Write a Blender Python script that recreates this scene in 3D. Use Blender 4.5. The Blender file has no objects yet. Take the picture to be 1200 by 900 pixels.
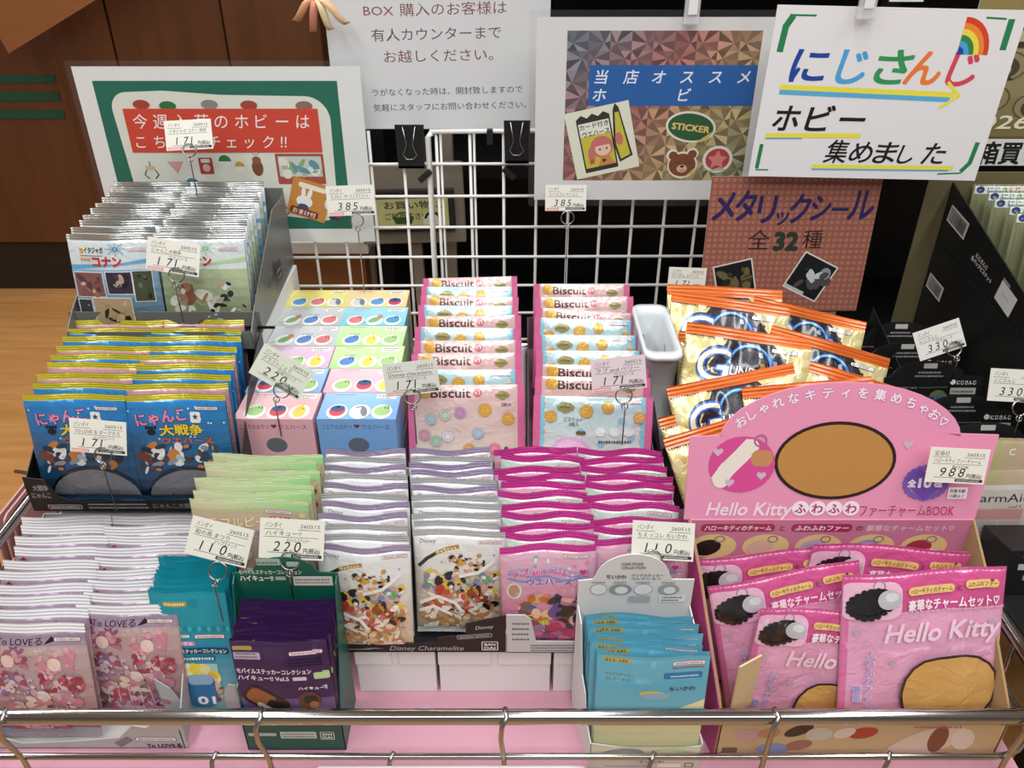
import bpy, bmesh, math, random
import numpy as np
from mathutils import Vector, Matrix, Euler
from mathutils.geometry import tessellate_polygon

# ------------------------------------------------------------------ camera, world, lights, exposure
scene = bpy.context.scene
COL = scene.collection
PI = math.pi
EYE = 0.80                       # camera height above the wagon deck
PITCH = math.radians(31.5)
cam_d = bpy.data.cameras.new('camera')
cam_d.sensor_width = 36.0
cam_d.lens = 36.0 * 970.0 / 1200.0
cam_d.clip_start = 0.02
cam = bpy.data.objects.new('camera', cam_d)
cam.location = (0, 0, EYE)
cam.rotation_euler = (PI / 2 - PITCH, 0, 0)
COL.objects.link(cam)
scene.camera = cam

world = bpy.data.worlds.new('world')
scene.world = world
world.use_nodes = True
wb = world.node_tree.nodes['Background']
wb.inputs[0].default_value = (0.93, 0.96, 1.0, 1)
wb.inputs[1].default_value = 0.36

def area(name, loc, size, energy, rot=(0, 0, 0), col=(0.985, 0.99, 1.0)):
    l = bpy.data.lights.new(name, 'AREA')
    l.shape = 'RECTANGLE'; l.size, l.size_y = size; l.energy = energy; l.color = col
    o = bpy.data.objects.new(name, l); o.location = loc; o.rotation_euler = rot
    COL.objects.link(o)
    return o
area('ceiling_tube_or_fill_light', (-0.9, 0.15, 2.05), (0.18, 2.4), 24)
area('ceiling_tube_or_fill_light', (0.15, 0.15, 2.05), (0.18, 2.4), 24)
area('ceiling_tube_or_fill_light', (1.2, 0.15, 2.05), (0.18, 2.4), 24)
area('ceiling_tube_or_fill_light', (0.0, -1.2, 2.05), (2.4, 0.18), 24)  # added fill from behind the camera for the packet fronts
area('ceiling_tube_or_fill_light', (-1.8, 1.9, 2.05), (0.18, 2.4), 30)  # added fill lamp, brightens the floor and counter on the left
area('ceiling_tube_or_fill_light', (0.15, 2.9, 2.05), (2.4, 0.18), 12)

vs = scene.view_settings
vs.view_transform = 'Standard'; vs.look = 'None'; vs.gamma = 1.0
vs.use_curve_mapping = False
vs.exposure = 0.0

# ------------------------------------------------------------------ colours and materials
def lin(h):
    h = h.lstrip('#')
    return tuple(((c / 12.92) if c <= 0.04045 else ((c + 0.055) / 1.055) ** 2.4)
                 for c in (int(h[i:i + 2], 16) / 255 for i in (0, 2, 4))) + (1.0,)

MATS = {}
def mat(name, col=None, rough=0.5, metal=0.0, coat=0.0, bump=None, attr=False, glass=False, alpha=1.0, spec=0.5, mottle=None):
    if name in MATS: return MATS[name]
    m = bpy.data.materials.new(name); m.use_nodes = True
    nt = m.node_tree; b = nt.nodes['Principled BSDF']
    b.inputs['Roughness'].default_value = rough
    b.inputs['Metallic'].default_value = metal
    b.inputs['Coat Weight'].default_value = coat
    b.inputs['Coat Roughness'].default_value = 0.12
    b.inputs['Specular IOR Level'].default_value = spec
    tc = nt.nodes.new('ShaderNodeTexCoord')
    if attr:
        a = nt.nodes.new('ShaderNodeAttribute'); a.attribute_name = 'Col'
        nt.links.new(a.outputs['Color'], b.inputs['Base Color'])
    elif col:
        c = lin(col) if isinstance(col, str) else col
        b.inputs['Base Color'].default_value = c
        if mottle:
            sc, amt = mottle
            n = nt.nodes.new('ShaderNodeTexNoise'); n.inputs['Scale'].default_value = sc; n.inputs['Detail'].default_value = 5
            nt.links.new(tc.outputs['Object'], n.inputs['Vector'])
            mx = nt.nodes.new('ShaderNodeMix'); mx.data_type = 'RGBA'
            mx.inputs['A'].default_value = tuple(v * (1 - amt) for v in c[:3]) + (1,)
            mx.inputs['B'].default_value = tuple(min(1, v * (1 + amt)) for v in c[:3]) + (1,)
            nt.links.new(n.outputs['Fac'], mx.inputs['Factor'])
            nt.links.new(mx.outputs['Result'], b.inputs['Base Color'])
    if glass:
        b.inputs['Transmission Weight'].default_value = 1.0
        b.inputs['IOR'].default_value = 1.3
    if alpha < 1:
        b.inputs['Alpha'].default_value = alpha
    if bump:
        n = nt.nodes.new('ShaderNodeTexNoise'); n.inputs['Scale'].default_value = bump[0]
        n.inputs['Detail'].default_value = 3; n.inputs['Distortion'].default_value = bump[3] if len(bump) > 3 else 0
        mp = nt.nodes.new('ShaderNodeMapping'); mp.inputs['Scale'].default_value = bump[2] if len(bump) > 2 else (1, 1, 1)
        nt.links.new(tc.outputs['Object'], mp.inputs['Vector']); nt.links.new(mp.outputs['Vector'], n.inputs['Vector'])
        bp = nt.nodes.new('ShaderNodeBump'); bp.inputs['Strength'].default_value = bump[1]; bp.inputs['Distance'].default_value = 0.004
        nt.links.new(n.outputs['Fac'], bp.inputs['Height']); nt.links.new(bp.outputs['Normal'], b.inputs['Normal'])
    MATS[name] = m
    return m

def wood_mat(name, c1, c2, scale=(1, 1, 1), rough=0.45, wave=6.0):
    m = mat(name, c1, rough)
    nt = m.node_tree; b = nt.nodes['Principled BSDF']
    tc = nt.nodes.new('ShaderNodeTexCoord'); mp = nt.nodes.new('ShaderNodeMapping'); mp.inputs['Scale'].default_value = scale
    n = nt.nodes.new('ShaderNodeTexNoise'); n.inputs['Scale'].default_value = wave; n.inputs['Detail'].default_value = 8; n.inputs['Distortion'].default_value = 0.4
    mx = nt.nodes.new('ShaderNodeMix'); mx.data_type = 'RGBA'
    mx.inputs['A'].default_value = lin(c1); mx.inputs['B'].default_value = lin(c2)
    rp = nt.nodes.new('ShaderNodeMapRange'); rp.inputs['From Min'].default_value = 0.3; rp.inputs['From Max'].default_value = 0.7
    nt.links.new(tc.outputs['Object'], mp.inputs['Vector']); nt.links.new(mp.outputs['Vector'], n.inputs['Vector'])
    nt.links.new(n.outputs['Fac'], rp.inputs['Value']); nt.links.new(rp.outputs['Result'], mx.inputs['Factor'])
    nt.links.new(mx.outputs['Result'], b.inputs['Base Color'])
    return m

CHROME = mat('chrome', '#b4b2b0', 0.12, 1.0, bump=(30, 0.02))
WIREM = mat('bright_wire', '#a9a9a6', 0.25, 1.0)
INK_PAPER = mat('ink_on_paper', attr=True, rough=0.6, spec=0.3)
INK_GLOSS = mat('ink_on_gloss', attr=True, rough=0.3, spec=0.5)
INK_FOIL = mat('ink_on_foil', attr=True, rough=0.25, metal=0.2, coat=0.8, bump=(42, 0.5, (1, 1, 1), 1.2))
INK_CLEAR = mat('ink_under_clear_film', attr=True, rough=0.2, coat=1.0, bump=(32, 0.6, (1, 1, 1), 1.5))
WHITECARD = mat('white_card', '#e9e9e6', 0.55)
KRAFT = mat('kraft_card', '#a98a62', 0.75, mottle=(60, 0.1))
BLACKCARD = mat('black_card', '#121212', 0.42, bump=(300, 0.05))
PINKCARD = mat('pink_card', '#e293b4', 0.4)
CLEAR = mat('clear_plastic', '#8c9090', 0.06, alpha=0.05)

# ------------------------------------------------------------------ objects
def tag(o, label=None, cat=None, group=None, kind=None):
    for k, v in (('label', label), ('category', cat), ('group', group), ('kind', kind)):
        if v: o[k] = v
    return o
def link(name, data, parent=None, loc=(0, 0, 0), rot=(0, 0, 0)):
    o = bpy.data.objects.new(name, data)
    COL.objects.link(o)
    if parent is not None: o.parent = parent
    o.location = loc; o.rotation_euler = rot
    return o
def root(name, loc, rot=(0, 0, 0), label=None, cat=None, group=None):
    o = link(name, None, None, loc, rot); o.empty_display_size = 0.02
    return tag(o, label, cat, group)
def mesh(name, v, f, m, smooth=False):
    me = bpy.data.meshes.new(name); me.from_pydata([tuple(map(float, p)) for p in v], [], [tuple(map(int, q)) for q in f])
    me.materials.append(m)
    if smooth: me.shade_smooth()
    me.update()
    return me

class G:
    """collects boxes, slabs and tubes into one mesh"""
    def __init__(s): s.v = []; s.f = []
    def add(s, v, f):
        n = len(s.v); s.v += [tuple(p) for p in v]; s.f += [tuple(i + n for i in q) for q in f]; return s
    def box(s, x0, x1, y0, y1, z0, z1, bev=0.0):
        if bev > 0:
            bm = bmesh.new(); bmesh.ops.create_cube(bm, size=1)
            for q in bm.verts:
                q.co = Vector(((x0 + x1) / 2 + q.co.x * (x1 - x0), (y0 + y1) / 2 + q.co.y * (y1 - y0), (z0 + z1) / 2 + q.co.z * (z1 - z0)))
            bmesh.ops.bevel(bm, geom=bm.edges[:], offset=bev, segments=2, affect='EDGES', profile=0.5)
            bm.verts.index_update()
            s.add([tuple(q.co) for q in bm.verts], [tuple(q.index for q in p.verts) for p in bm.faces]); bm.free(); return s
        v = [(x, y, z) for x in (x0, x1) for y in (y0, y1) for z in (z0, z1)]
        return s.add(v, [(0, 1, 3, 2), (4, 6, 7, 5), (0, 4, 5, 1), (2, 3, 7, 6), (0, 2, 6, 4), (1, 5, 7, 3)])
    def slab(s, poly, t, plane='xz', at=0.0):
        """extrude a 2D outline by thickness t; plane xz: depth along +y; plane yz: depth along +x; plane xy: along +z"""
        n = len(poly)
        def p3(a, b, c):
            return {'xz': (a, c, b), 'yz': (c, a, b), 'xy': (a, b, c)}[plane]
        v = [p3(a, b, at) for a, b in poly] + [p3(a, b, at + t) for a, b in poly]
        tr = tessellate_polygon([[Vector((a, b, 0)) for a, b in poly]])
        f = [tuple(q) for q in tr] + [tuple(i + n for i in reversed(q)) for q in tr]
        f += [(i, (i + 1) % n, (i + 1) % n + n, i + n) for i in range(n)]
        s.add(v, f); return s
    def tube(s, pts, r, segs=8, closed=False, cap=True):
        pts = [Vector(p) for p in pts]; n = len(pts)
        rings = []; up = None
        for i, p in enumerate(pts):
            if closed: d = pts[(i + 1) % n] - pts[i - 1]
            else: d = pts[min(i + 1, n - 1)] - pts[max(i - 1, 0)]
            d.normalize()
            if up is None:
                up = Vector((0, 0, 1)) if abs(d.z) < 0.9 else Vector((0, 1, 0))
            a = d.cross(up)
            if a.length < 1e-4: a = d.cross(Vector((1, 0, 0)))
            a.normalize(); b = a.cross(d).normalized(); up = b
            rings.append([p + (a * math.cos(2 * PI * k / segs) + b * math.sin(2 * PI * k / segs)) * r for k in range(segs)])
        v = [q for ring in rings for q in ring]; f = []
        m = n if closed else n - 1
        for i in range(m):
            for k in range(segs):
                a0 = i * segs + k; a1 = i * segs + (k + 1) % segs; b0 = ((i + 1) % n) * segs + k; b1 = ((i + 1) % n) * segs + (k + 1) % segs
                f.append((a0, a1, b1, b0))
        if not closed and cap:
            f.append(tuple(range(segs - 1, -1, -1))); f.append(tuple((n - 1) * segs + k for k in range(segs)))
        return s.add(v, f)
    def mesh(s, name, m, smooth=False):
        me = mesh(name, s.v, s.f, m, smooth)
        bm = bmesh.new(); bm.from_mesh(me); bmesh.ops.recalc_face_normals(bm, faces=bm.faces[:]); bm.to_mesh(me); bm.free()
        return me
    def obj(s, name, m, parent=None, loc=(0, 0, 0), rot=(0, 0, 0), smooth=False):
        return link(name, s.mesh(name, m, smooth), parent, loc, rot)
def arc(cx, cy, r, a0, a1, n, ry=None):
    ry = r if ry is None else ry
    return [(cx + r * math.cos(math.radians(a0 + (a1 - a0) * i / n)), cy + ry * math.sin(math.radians(a0 + (a1 - a0) * i / n))) for i in range(n + 1)]

# ------------------------------------------------------------------ flat print: shapes and lettering in millimetres
TEXT_CACHE = {}
def glyphs(s, bold):
    k = (s, bold)
    if k not in TEXT_CACHE:
        c = bpy.data.curves.new('lettering', 'FONT'); c.body = s; c.resolution_u = 5 if len(s) < 2 else 2; c.offset = bold
        o = bpy.data.objects.new('lettering', c); COL.objects.link(o)
        dg = bpy.context.evaluated_depsgraph_get(); dg.update()
        me = o.evaluated_get(dg).to_mesh()
        v = np.array([p.co[:2] for p in me.vertices]).reshape(-1, 2)
        me.calc_loop_triangles()
        t = np.array([q.vertices[:] for q in me.loop_triangles], dtype=int).reshape(-1, 3)
        o.evaluated_get(dg).to_mesh_clear()
        bpy.data.objects.remove(o); bpy.data.curves.remove(c)
        TEXT_CACHE[k] = (v, t)
    return TEXT_CACHE[k]

class Art:
    def __init__(s, W, H): s.W, s.H = W, H; s.T = []; s.C = []; s.L = []; s.n = 0; s.xf = None
    def _put(s, tri, c, L=None):
        if len(tri) == 0: return s
        if s.xf is not None: tri = s.xf(tri)
        s.T.append(tri); s.C.append(np.tile(lin(c) if isinstance(c, str) else c, (len(tri), 1))); s.L.append(np.full(len(tri), float(s.n)) if L is None else s.n + L); s.n += 1
        return s
    def rot(s, cx, cy, deg, sc=1.0):
        a = math.radians(deg); ca, sa = math.cos(a) * sc, math.sin(a) * sc
        s.xf = lambda t: np.stack([cx + t[..., 0] * ca - t[..., 1] * sa, cy + t[..., 0] * sa + t[..., 1] * ca], -1); return s
    def end(s): s.xf = None; return s
    def poly(s, pts, c):
        tr = tessellate_polygon([[Vector((a, b, 0)) for a, b in pts]])
        p = np.array(pts, float)
        return s._put(p[np.array(tr, int)], c)
    def rect(s, x, y, w, h, c): return s.poly([(x, y), (x + w, y), (x + w, y + h), (x, y + h)], c)
    def rr(s, x, y, w, h, r, c):
        r = min(r, w / 2.01, h / 2.01)
        return s.poly(arc(x + r, y + r, r, 180, 270, 4) + arc(x + w - r, y + r, r, 270, 360, 4) + arc(x + w - r, y + h - r, r, 0, 90, 4) + arc(x + r, y + h - r, r, 90, 180, 4), c)
    def ell(s, cx, cy, rx, ry, c, a=0, n=18, a0=0, a1=360):
        an = [math.radians(a0 + (a1 - a0) * i / n) for i in range(n + (0 if a1 - a0 >= 360 else 1))]; ca, sa = math.cos(math.radians(a)), math.sin(math.radians(a))
        return s.poly([(cx + rx * math.cos(t) * ca - ry * math.sin(t) * sa, cy + rx * math.cos(t) * sa + ry * math.sin(t) * ca) for t in an], c)
    def line(s, pts, w, c):
        ts = []
        for i in range(len(pts) - 1):
            (x0, y0), (x1, y1) = pts[i], pts[i + 1]; d = math.hypot(x1 - x0, y1 - y0) or 1e-6
            ux, uy = (x1 - x0) / d * w / 2, (y1 - y0) / d * w / 2
            a, b, e, g = (x0 - uy - ux * .5, y0 + ux - uy * .5), (x0 + uy - ux * .5, y0 - ux - uy * .5), (x1 + uy + ux * .5, y1 - ux + uy * .5), (x1 - uy + ux * .5, y1 + ux + uy * .5)
            ts += [(a, b, e), (a, e, g)]
        t = np.array(ts, float)
        # each segment in the same layer, thin overlaps lifted a hair by the builder
        return s._put(t, c)
    def ring(s, cx, cy, rx, ry, w, c, a=0, n=24, a0=0, a1=360):
        ca, sa = math.cos(math.radians(a)), math.sin(math.radians(a)); ts = []
        def P(t, k): x, y = (rx + k) * math.cos(t), (ry + k) * math.sin(t); return (cx + x * ca - y * sa, cy + x * sa + y * ca)
        for i in range(n):
            t0, t1 = math.radians(a0 + (a1 - a0) * i / n), math.radians(a0 + (a1 - a0) * (i + 1) / n)
            p = [P(t0, -w / 2), P(t0, w / 2), P(t1, w / 2), P(t1, -w / 2)]
            ts += [(p[0], p[1], p[2]), (p[0], p[2], p[3])]
        return s._put(np.array(ts), c)
    def star(s, cx, cy, r, c, k=0.45, n=5, a=90):
        return s.poly([(cx + (r if i % 2 == 0 else r * k) * math.cos(math.radians(a + 180 * i / n)), cy + (r if i % 2 == 0 else r * k) * math.sin(math.radians(a + 180 * i / n))) for i in range(2 * n)], c)
    def heart(s, cx, cy, r, c):
        pts = []
        for i in range(24):
            t = 2 * PI * i / 24; pts.append((cx + r * (16 * math.sin(t) ** 3) / 16, cy + r * (13 * math.cos(t) - 5 * math.cos(2 * t) - 2 * math.cos(3 * t) - math.cos(4 * t)) / 16))
        return s.poly(pts, c)
    def text(s, t, x, y, h, c, w=None, al='l', bold=0.0, slant=0.0, rot=0, out=None):
        """h = em size in mm; w = fit to this width; out = (colour, extra boldness) outline drawn first"""
        if out: s.text(t, x, y, h, out[0], w, al, bold * .5 + out[1], slant, rot)
        v, tr = glyphs(t, 0.0)
        if len(v) == 0: return s
        if bold > .015:      # heavier weight: the same glyph struck several times around its place
            m = 8 if bold > .06 else 4; an = [2 * PI * (k + .5) / m for k in range(m)]
            v = np.concatenate([v + np.array([math.cos(q) * bold * .75, math.sin(q) * bold * .75]) for q in an]); n0 = len(v) // m
            tr = np.concatenate([tr + n0 * k for k in range(m)])
        v = v.copy()
        x0, x1 = v[:, 0].min(), v[:, 0].max(); v[:, 0] -= x0
        sx = h if w is None else w / (x1 - x0)
        v[:, 0] *= sx; v[:, 1] *= h; W = (x1 - x0) * sx
        v[:, 0] += slant * v[:, 1]
        v[:, 0] -= {'l': 0, 'c': W / 2, 'r': W}[al]
        a = math.radians(rot); ca, sa = math.cos(a), math.sin(a)
        v = np.stack([x + v[:, 0] * ca - v[:, 1] * sa, y + v[:, 0] * sa + v[:, 1] * ca], -1)
        L = np.repeat(np.arange(4 if bold <= .06 else 8) * .11, len(tr) // (4 if bold <= .06 else 8)) if bold > .015 else None
        return s._put(v[tr], c, L)
    def scrib(s, x, y, w, h, c, n=8, seed=0):
        """row of tiny print too small to read: short bars"""
        r = random.Random(seed); ts = []; px = x
        while px < x + w - h * .3:
            q = h * r.uniform(0.35, 0.8)
            ts += [((px, y), (px + q, y), (px + q, y + h * .8)), ((px, y), (px + q, y + h * .8), (px, y + h * .8))]
            px += q + h * r.uniform(.15, .35)
        return s._put(np.array(ts), c)
    def blobs(s, x, y, w, h, pal, n, seed, r0=0.06, r1=0.2):
        r = random.Random(seed)
        for i in range(n):
            k = r1 + (r0 - r1) * i / n
            s.ell(x + w * r.uniform(.05, .95), y + h * r.uniform(.05, .95), w * k * r.uniform(.7, 1.3), w * k * r.uniform(.3, .9), r.choice(pal), r.uniform(0, 180), n=10); s.n -= .7
        s.n = math.ceil(s.n) + 1
        return s
    def tris(s):
        return np.concatenate(s.T), np.concatenate(s.C), np.concatenate(s.L)

def split_long(T, C, L, mx):
    while True:
        e = np.stack([np.linalg.norm(T[:, 1] - T[:, 0], axis=1), np.linalg.norm(T[:, 2] - T[:, 1], axis=1), np.linalg.norm(T[:, 0] - T[:, 2], axis=1)], 1)
        k = e.argmax(1); big = e.max(1) > mx
        if not big.any(): return T, C, L
        keep = ~big; Tb, kb = T[big], k[big]; i = np.arange(len(Tb))
        a, b, c = Tb[i, kb], Tb[i, (kb + 1) % 3], Tb[i, (kb + 2) % 3]; m = (a + b) / 2
        T = np.concatenate([T[keep], np.stack([a, m, c], 1), np.stack([m, b, c], 1)])
        C = np.concatenate([C[keep], C[big], C[big]]); L = np.concatenate([L[keep], L[big], L[big]])

def print_mesh(name, art, m, surf=None, base=0.3, step=0.02, mx=4.0, lim=None):
    """art (mm) -> mesh in metres; flat prints lie in the xz plane facing -y; surf(x, z) gives front depth y in mm"""
    T, C, L = art.tris()
    T = T.copy()
    if surf is not None:
        xl, xh, zl, zh = lim or (0.3, art.W - .3, 0.3, art.H - .3)
        T[..., 0] = np.clip(T[..., 0], xl, xh); T[..., 1] = np.clip(T[..., 1], zl, zh)
        ar = np.abs((T[:, 1, 0] - T[:, 0, 0]) * (T[:, 2, 1] - T[:, 0, 1]) - (T[:, 2, 0] - T[:, 0, 0]) * (T[:, 1, 1] - T[:, 0, 1]))
        ok = ar > 1e-4; T, C, L = T[ok], C[ok], L[ok]
        T, C, L = split_long(T, C, L, mx)
    else:
        T[..., 0] = np.clip(T[..., 0], 0, art.W); T[..., 1] = np.clip(T[..., 1], 0, art.H)
        ar = np.abs((T[:, 1, 0] - T[:, 0, 0]) * (T[:, 2, 1] - T[:, 0, 1]) - (T[:, 2, 0] - T[:, 0, 0]) * (T[:, 1, 1] - T[:, 0, 1]))
        ok = ar > 1e-5; T, C, L = T[ok], C[ok], L[ok]
    P = T.reshape(-1, 2); n = len(T)
    # face -y: counter-clockwise seen from -y means x right, z up -> order kept when area positive
    ar = (T[:, 1, 0] - T[:, 0, 0]) * (T[:, 2, 1] - T[:, 0, 1]) - (T[:, 2, 0] - T[:, 0, 0]) * (T[:, 1, 1] - T[:, 0, 1])
    idx = np.arange(3 * n).reshape(n, 3); fl = ar < 0; idx[fl] = idx[fl][:, ::-1]
    y = -(base + step * np.repeat(L, 3))
    # uneven hair so that overlapping strokes in one layer do not coincide
    y = y - np.repeat((np.arange(n) % 5) * step * 0.12, 3)
    if surf is not None: y = y + surf(P[:, 0], P[:, 1])
    V = np.stack([(P[:, 0] - art.W / 2), y, P[:, 1]], 1) / 1000
    me = bpy.data.meshes.new(name)
    me.vertices.add(3 * n); me.vertices.foreach_set('co', V.astype(np.float32).ravel())
    me.loops.add(3 * n); me.loops.foreach_set('vertex_index', idx.astype(np.int32).ravel())
    me.polygons.add(n); me.polygons.foreach_set('loop_start', np.arange(0, 3 * n, 3, dtype=np.int32))
    me.update(calc_edges=True)
    at = me.color_attributes.new('Col', 'FLOAT_COLOR', 'POINT'); at.data.foreach_set('color', np.repeat(C, 3, axis=0).astype(np.float32).ravel())
    me.materials.append(m)
    if surf is not None:
        e = 0.6; x, z = P[:, 0], P[:, 1]
        dx = (surf(x + e, z) - surf(x - e, z)) / (2 * e); dz = (surf(x, z + e) - surf(x, z - e)) / (2 * e)
        N = np.stack([dx, -np.ones_like(dx), dz], 1); N /= np.linalg.norm(N, axis=1)[:, None]
        me.shade_smooth(); me.normals_split_custom_set_from_vertices([tuple(q) for q in N])
    return me

# ------------------------------------------------------------------ foil bags and sachets (millimetres, origin bottom centre)
class Bag:
    def __init__(s, W, H, T, seal, seed=0, curl=2.0, wr=0.7, side=False):
        s.W, s.H, s.T, s.s, s.side = W, H, T, seal, side
        r = random.Random(seed)
        s.ph = r.uniform(0, 6.28); s.k = r.uniform(1.6, 2.6); s.curl = curl * r.uniform(.6, 1.2); s.wr = wr
        s.g = [(r.uniform(.12, .35), r.uniform(0, 6.28), r.uniform(.6, 1.2)) for _ in range(3)]
        s.d = [(r.uniform(-.14, .14), r.uniform(-.14, .14), r.uniform(0, 6.28)) for _ in range(3)]
    def uv(s, x, z): return (z, x, s.H, s.W) if s.side else (x, z, s.W, s.H)
    def mid(s, x, z):
        a, b, A, B = s.uv(x, z)
        return s.curl * np.sin(PI * s.k * a / A + s.ph) * (0.25 + 0.75 * np.clip(b / B, 0, 1) ** 2)
    def half(s, x, z):
        a, b, A, B = s.uv(x, z)
        u = np.abs(2 * a / A - 1); v = np.clip((b - s.s) / (B - 2 * s.s), 0, 1)
        p = np.sqrt(np.clip(1 - u ** 3, 0, 1)); q = np.clip(np.sin(PI * v), 0, 1) ** 0.5
        w = sum(am * np.sin(k * a + f) for k, f, am in s.g) * np.exp(-np.minimum(v, 1 - v) * 7)
        w = w + 0.6 * sum(np.sin(kx * x + kz * z + f) for kx, kz, f in s.d)
        return s.T / 2 * p * q + s.wr * 0.55 * w * q * np.minimum(1, p * 1.3) + 0.12
    def front(s, x, z): return s.mid(x, z) - s.half(x, z)
    def body(s, m, nx=22, nz=28):
        v, f = [], []
        a0, a1 = (s.s, s.W - s.s) if s.side else (0, s.W)
        b0, b1 = (0, s.H) if s.side else (s.s, s.H - s.s)
        X, Z = np.meshgrid(np.linspace(a0, a1, nx + 1), np.linspace(b0, b1, nz + 1))
        F, M = s.front(X, Z), s.mid(X, Z)
        for Y in (F, 2 * M - F):
            v += list(zip((X.ravel() - s.W / 2) / 1000, Y.ravel() / 1000, Z.ravel() / 1000))
        N = (nx + 1) * (nz + 1)
        for j in range(nz):
            for i in range(nx):
                p = j * (nx + 1) + i; f.append((p, p + 1, p + nx + 2, p + nx + 1)); f.append((N + p, N + p + nx + 1, N + p + nx + 2, N + p + 1))
        return mesh('body', v, f, m, True)
    def seal(s, m, end, pitch=3.0, ridge=0.25, rows=6):
        """pinked seal at one end: end=1 top/right, end=0 bottom/left"""
        A, B = (s.H, s.W) if s.side else (s.W, s.H)
        n = max(8, int(A / pitch) * 2); v, f = [], []
        for r in range(rows + 1):
            for i in range(n + 1):
                a = A * i / n; t = r / rows
                tooth = (0.9 if i % 2 else 0.0) if r == rows else 0.0
                b = (B - s.s + s.s * t - tooth) if end else (s.s - s.s * t + tooth)
                x, z = (b, a) if s.side else (a, b)
                y = float(s.mid(np.array(x), np.array(z))) + (ridge if r % 2 else -ridge) - (0.15 if end else 0)
                v.append(((x - s.W / 2) / 1000, y / 1000, z / 1000))
        for r in range(rows):
            for i in range(n):
                p = r * (n + 1) + i; f.append((p, p + 1, p + n + 2, p + n + 1))
        return mesh('seal', v, f, m, False)

def kit(bag, body_m, seal_m, art, ink, seals=('top_seal', 'bottom_seal'), body_name='body', pitch=3.0, mx=3.0, step=.028):
    k = [(body_name, bag.body(body_m))]
    for nm, e in zip(seals, (1, 0)):
        k.append((nm, bag.seal(seal_m if (e or bag.side) else body_m, e, pitch)))
    a_ = bag.s if seal_m is not body_m else .3
    lim = (a_, art.W - a_, .3, art.H - .3) if bag.side else (.3, art.W - .3, a_, art.H - a_)
    k.append(('print', print_mesh('print', art, ink, bag.front, base=0.30, step=step, mx=mx, lim=lim)))
    return k
def place(k, name, loc, rot, label, cat, group=None):
    o = root(name, loc, rot, label, cat, group)
    for nm, me in k: link(nm, me, o)
    return o
ORD = ['front', 'second', 'third', 'fourth', 'fifth', 'sixth', 'seventh', 'eighth', 'ninth', 'tenth', 'eleventh', 'twelfth', 'thirteenth', 'fourteenth', 'fifteenth', 'sixteenth']
def nth(i, n):
    if i == 0: return 'front'
    if i == n - 1: return 'rearmost'
    return ORD[i]
def stack(kits, name, cols, Yf, Yr, z, n, lean, what, where, cat, group, zr=None, jit=1.0, seed=1, leanr=None, order=None, colnames=None, yaw=0, dy=None):
    """cols: list of (x at front, x at rear); packets lean back by `lean` degrees"""
    r = random.Random(seed); zr = z if zr is None else zr; leanr = lean if leanr is None else leanr
    for c, (xf, xr) in enumerate(cols):
        nn = n[c] if isinstance(n, (list, tuple)) else n
        for i in range(nn):
            t = i / (nn - 1)
            Y = Yf + (Yr - Yf) * t + (dy[c] if dy else 0) * (1 - t)
            l = lean + (leanr - lean) * t + r.uniform(-1.2, 1.2) * jit
            k = kits[order[c][i] if order else r.randrange(len(kits))]
            w = what[kits.index(k)] if isinstance(what, (list, tuple)) else what
            cn = (' ' + colnames[c]) if colnames else ''
            place(k, name, (xf + (xr - xf) * t + r.uniform(-1, 1) * .0012 * jit, Y, z + (zr - z) * t + r.uniform(0, .0015) * jit),
                  (-math.radians(l), math.radians(r.uniform(-.8, .8) * jit), math.radians(yaw + r.uniform(-1.2, 1.2) * jit)),
                  '%s, %s%s%s' % (w, nth(i, nn), cn, (' ' + where) if where else ''), cat, group)

# ------------------------------------------------------------------ printed designs (mm)
def maker_logo(a, x, y, w, c='#9a3a4a', bg='#f4f0ee'):
    h = w * .16
    a.rr(x, y, w, h, h * .3, c); a.rr(x + h * .1, y + h * .1, w - h * .2, h * .8, h * .25, bg)
    a.text('BANDAI NAMCO', x + w / 2, y + h * .24, h * .72, c, w=w * .84, al='c', bold=.02)
def fade(a, x, y, w, h, c0, c1, n=8, horiz=False):
    A, B = np.array(lin(c0)), np.array(lin(c1))
    for i in range(n):
        c = tuple(A + (B - A) * i / (n - 1))
        if horiz: a.rect(x + w * i / n, y, w / n + .2, h, c)
        else: a.rect(x, y + h * i / n, w, h / n + .2, c)

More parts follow.
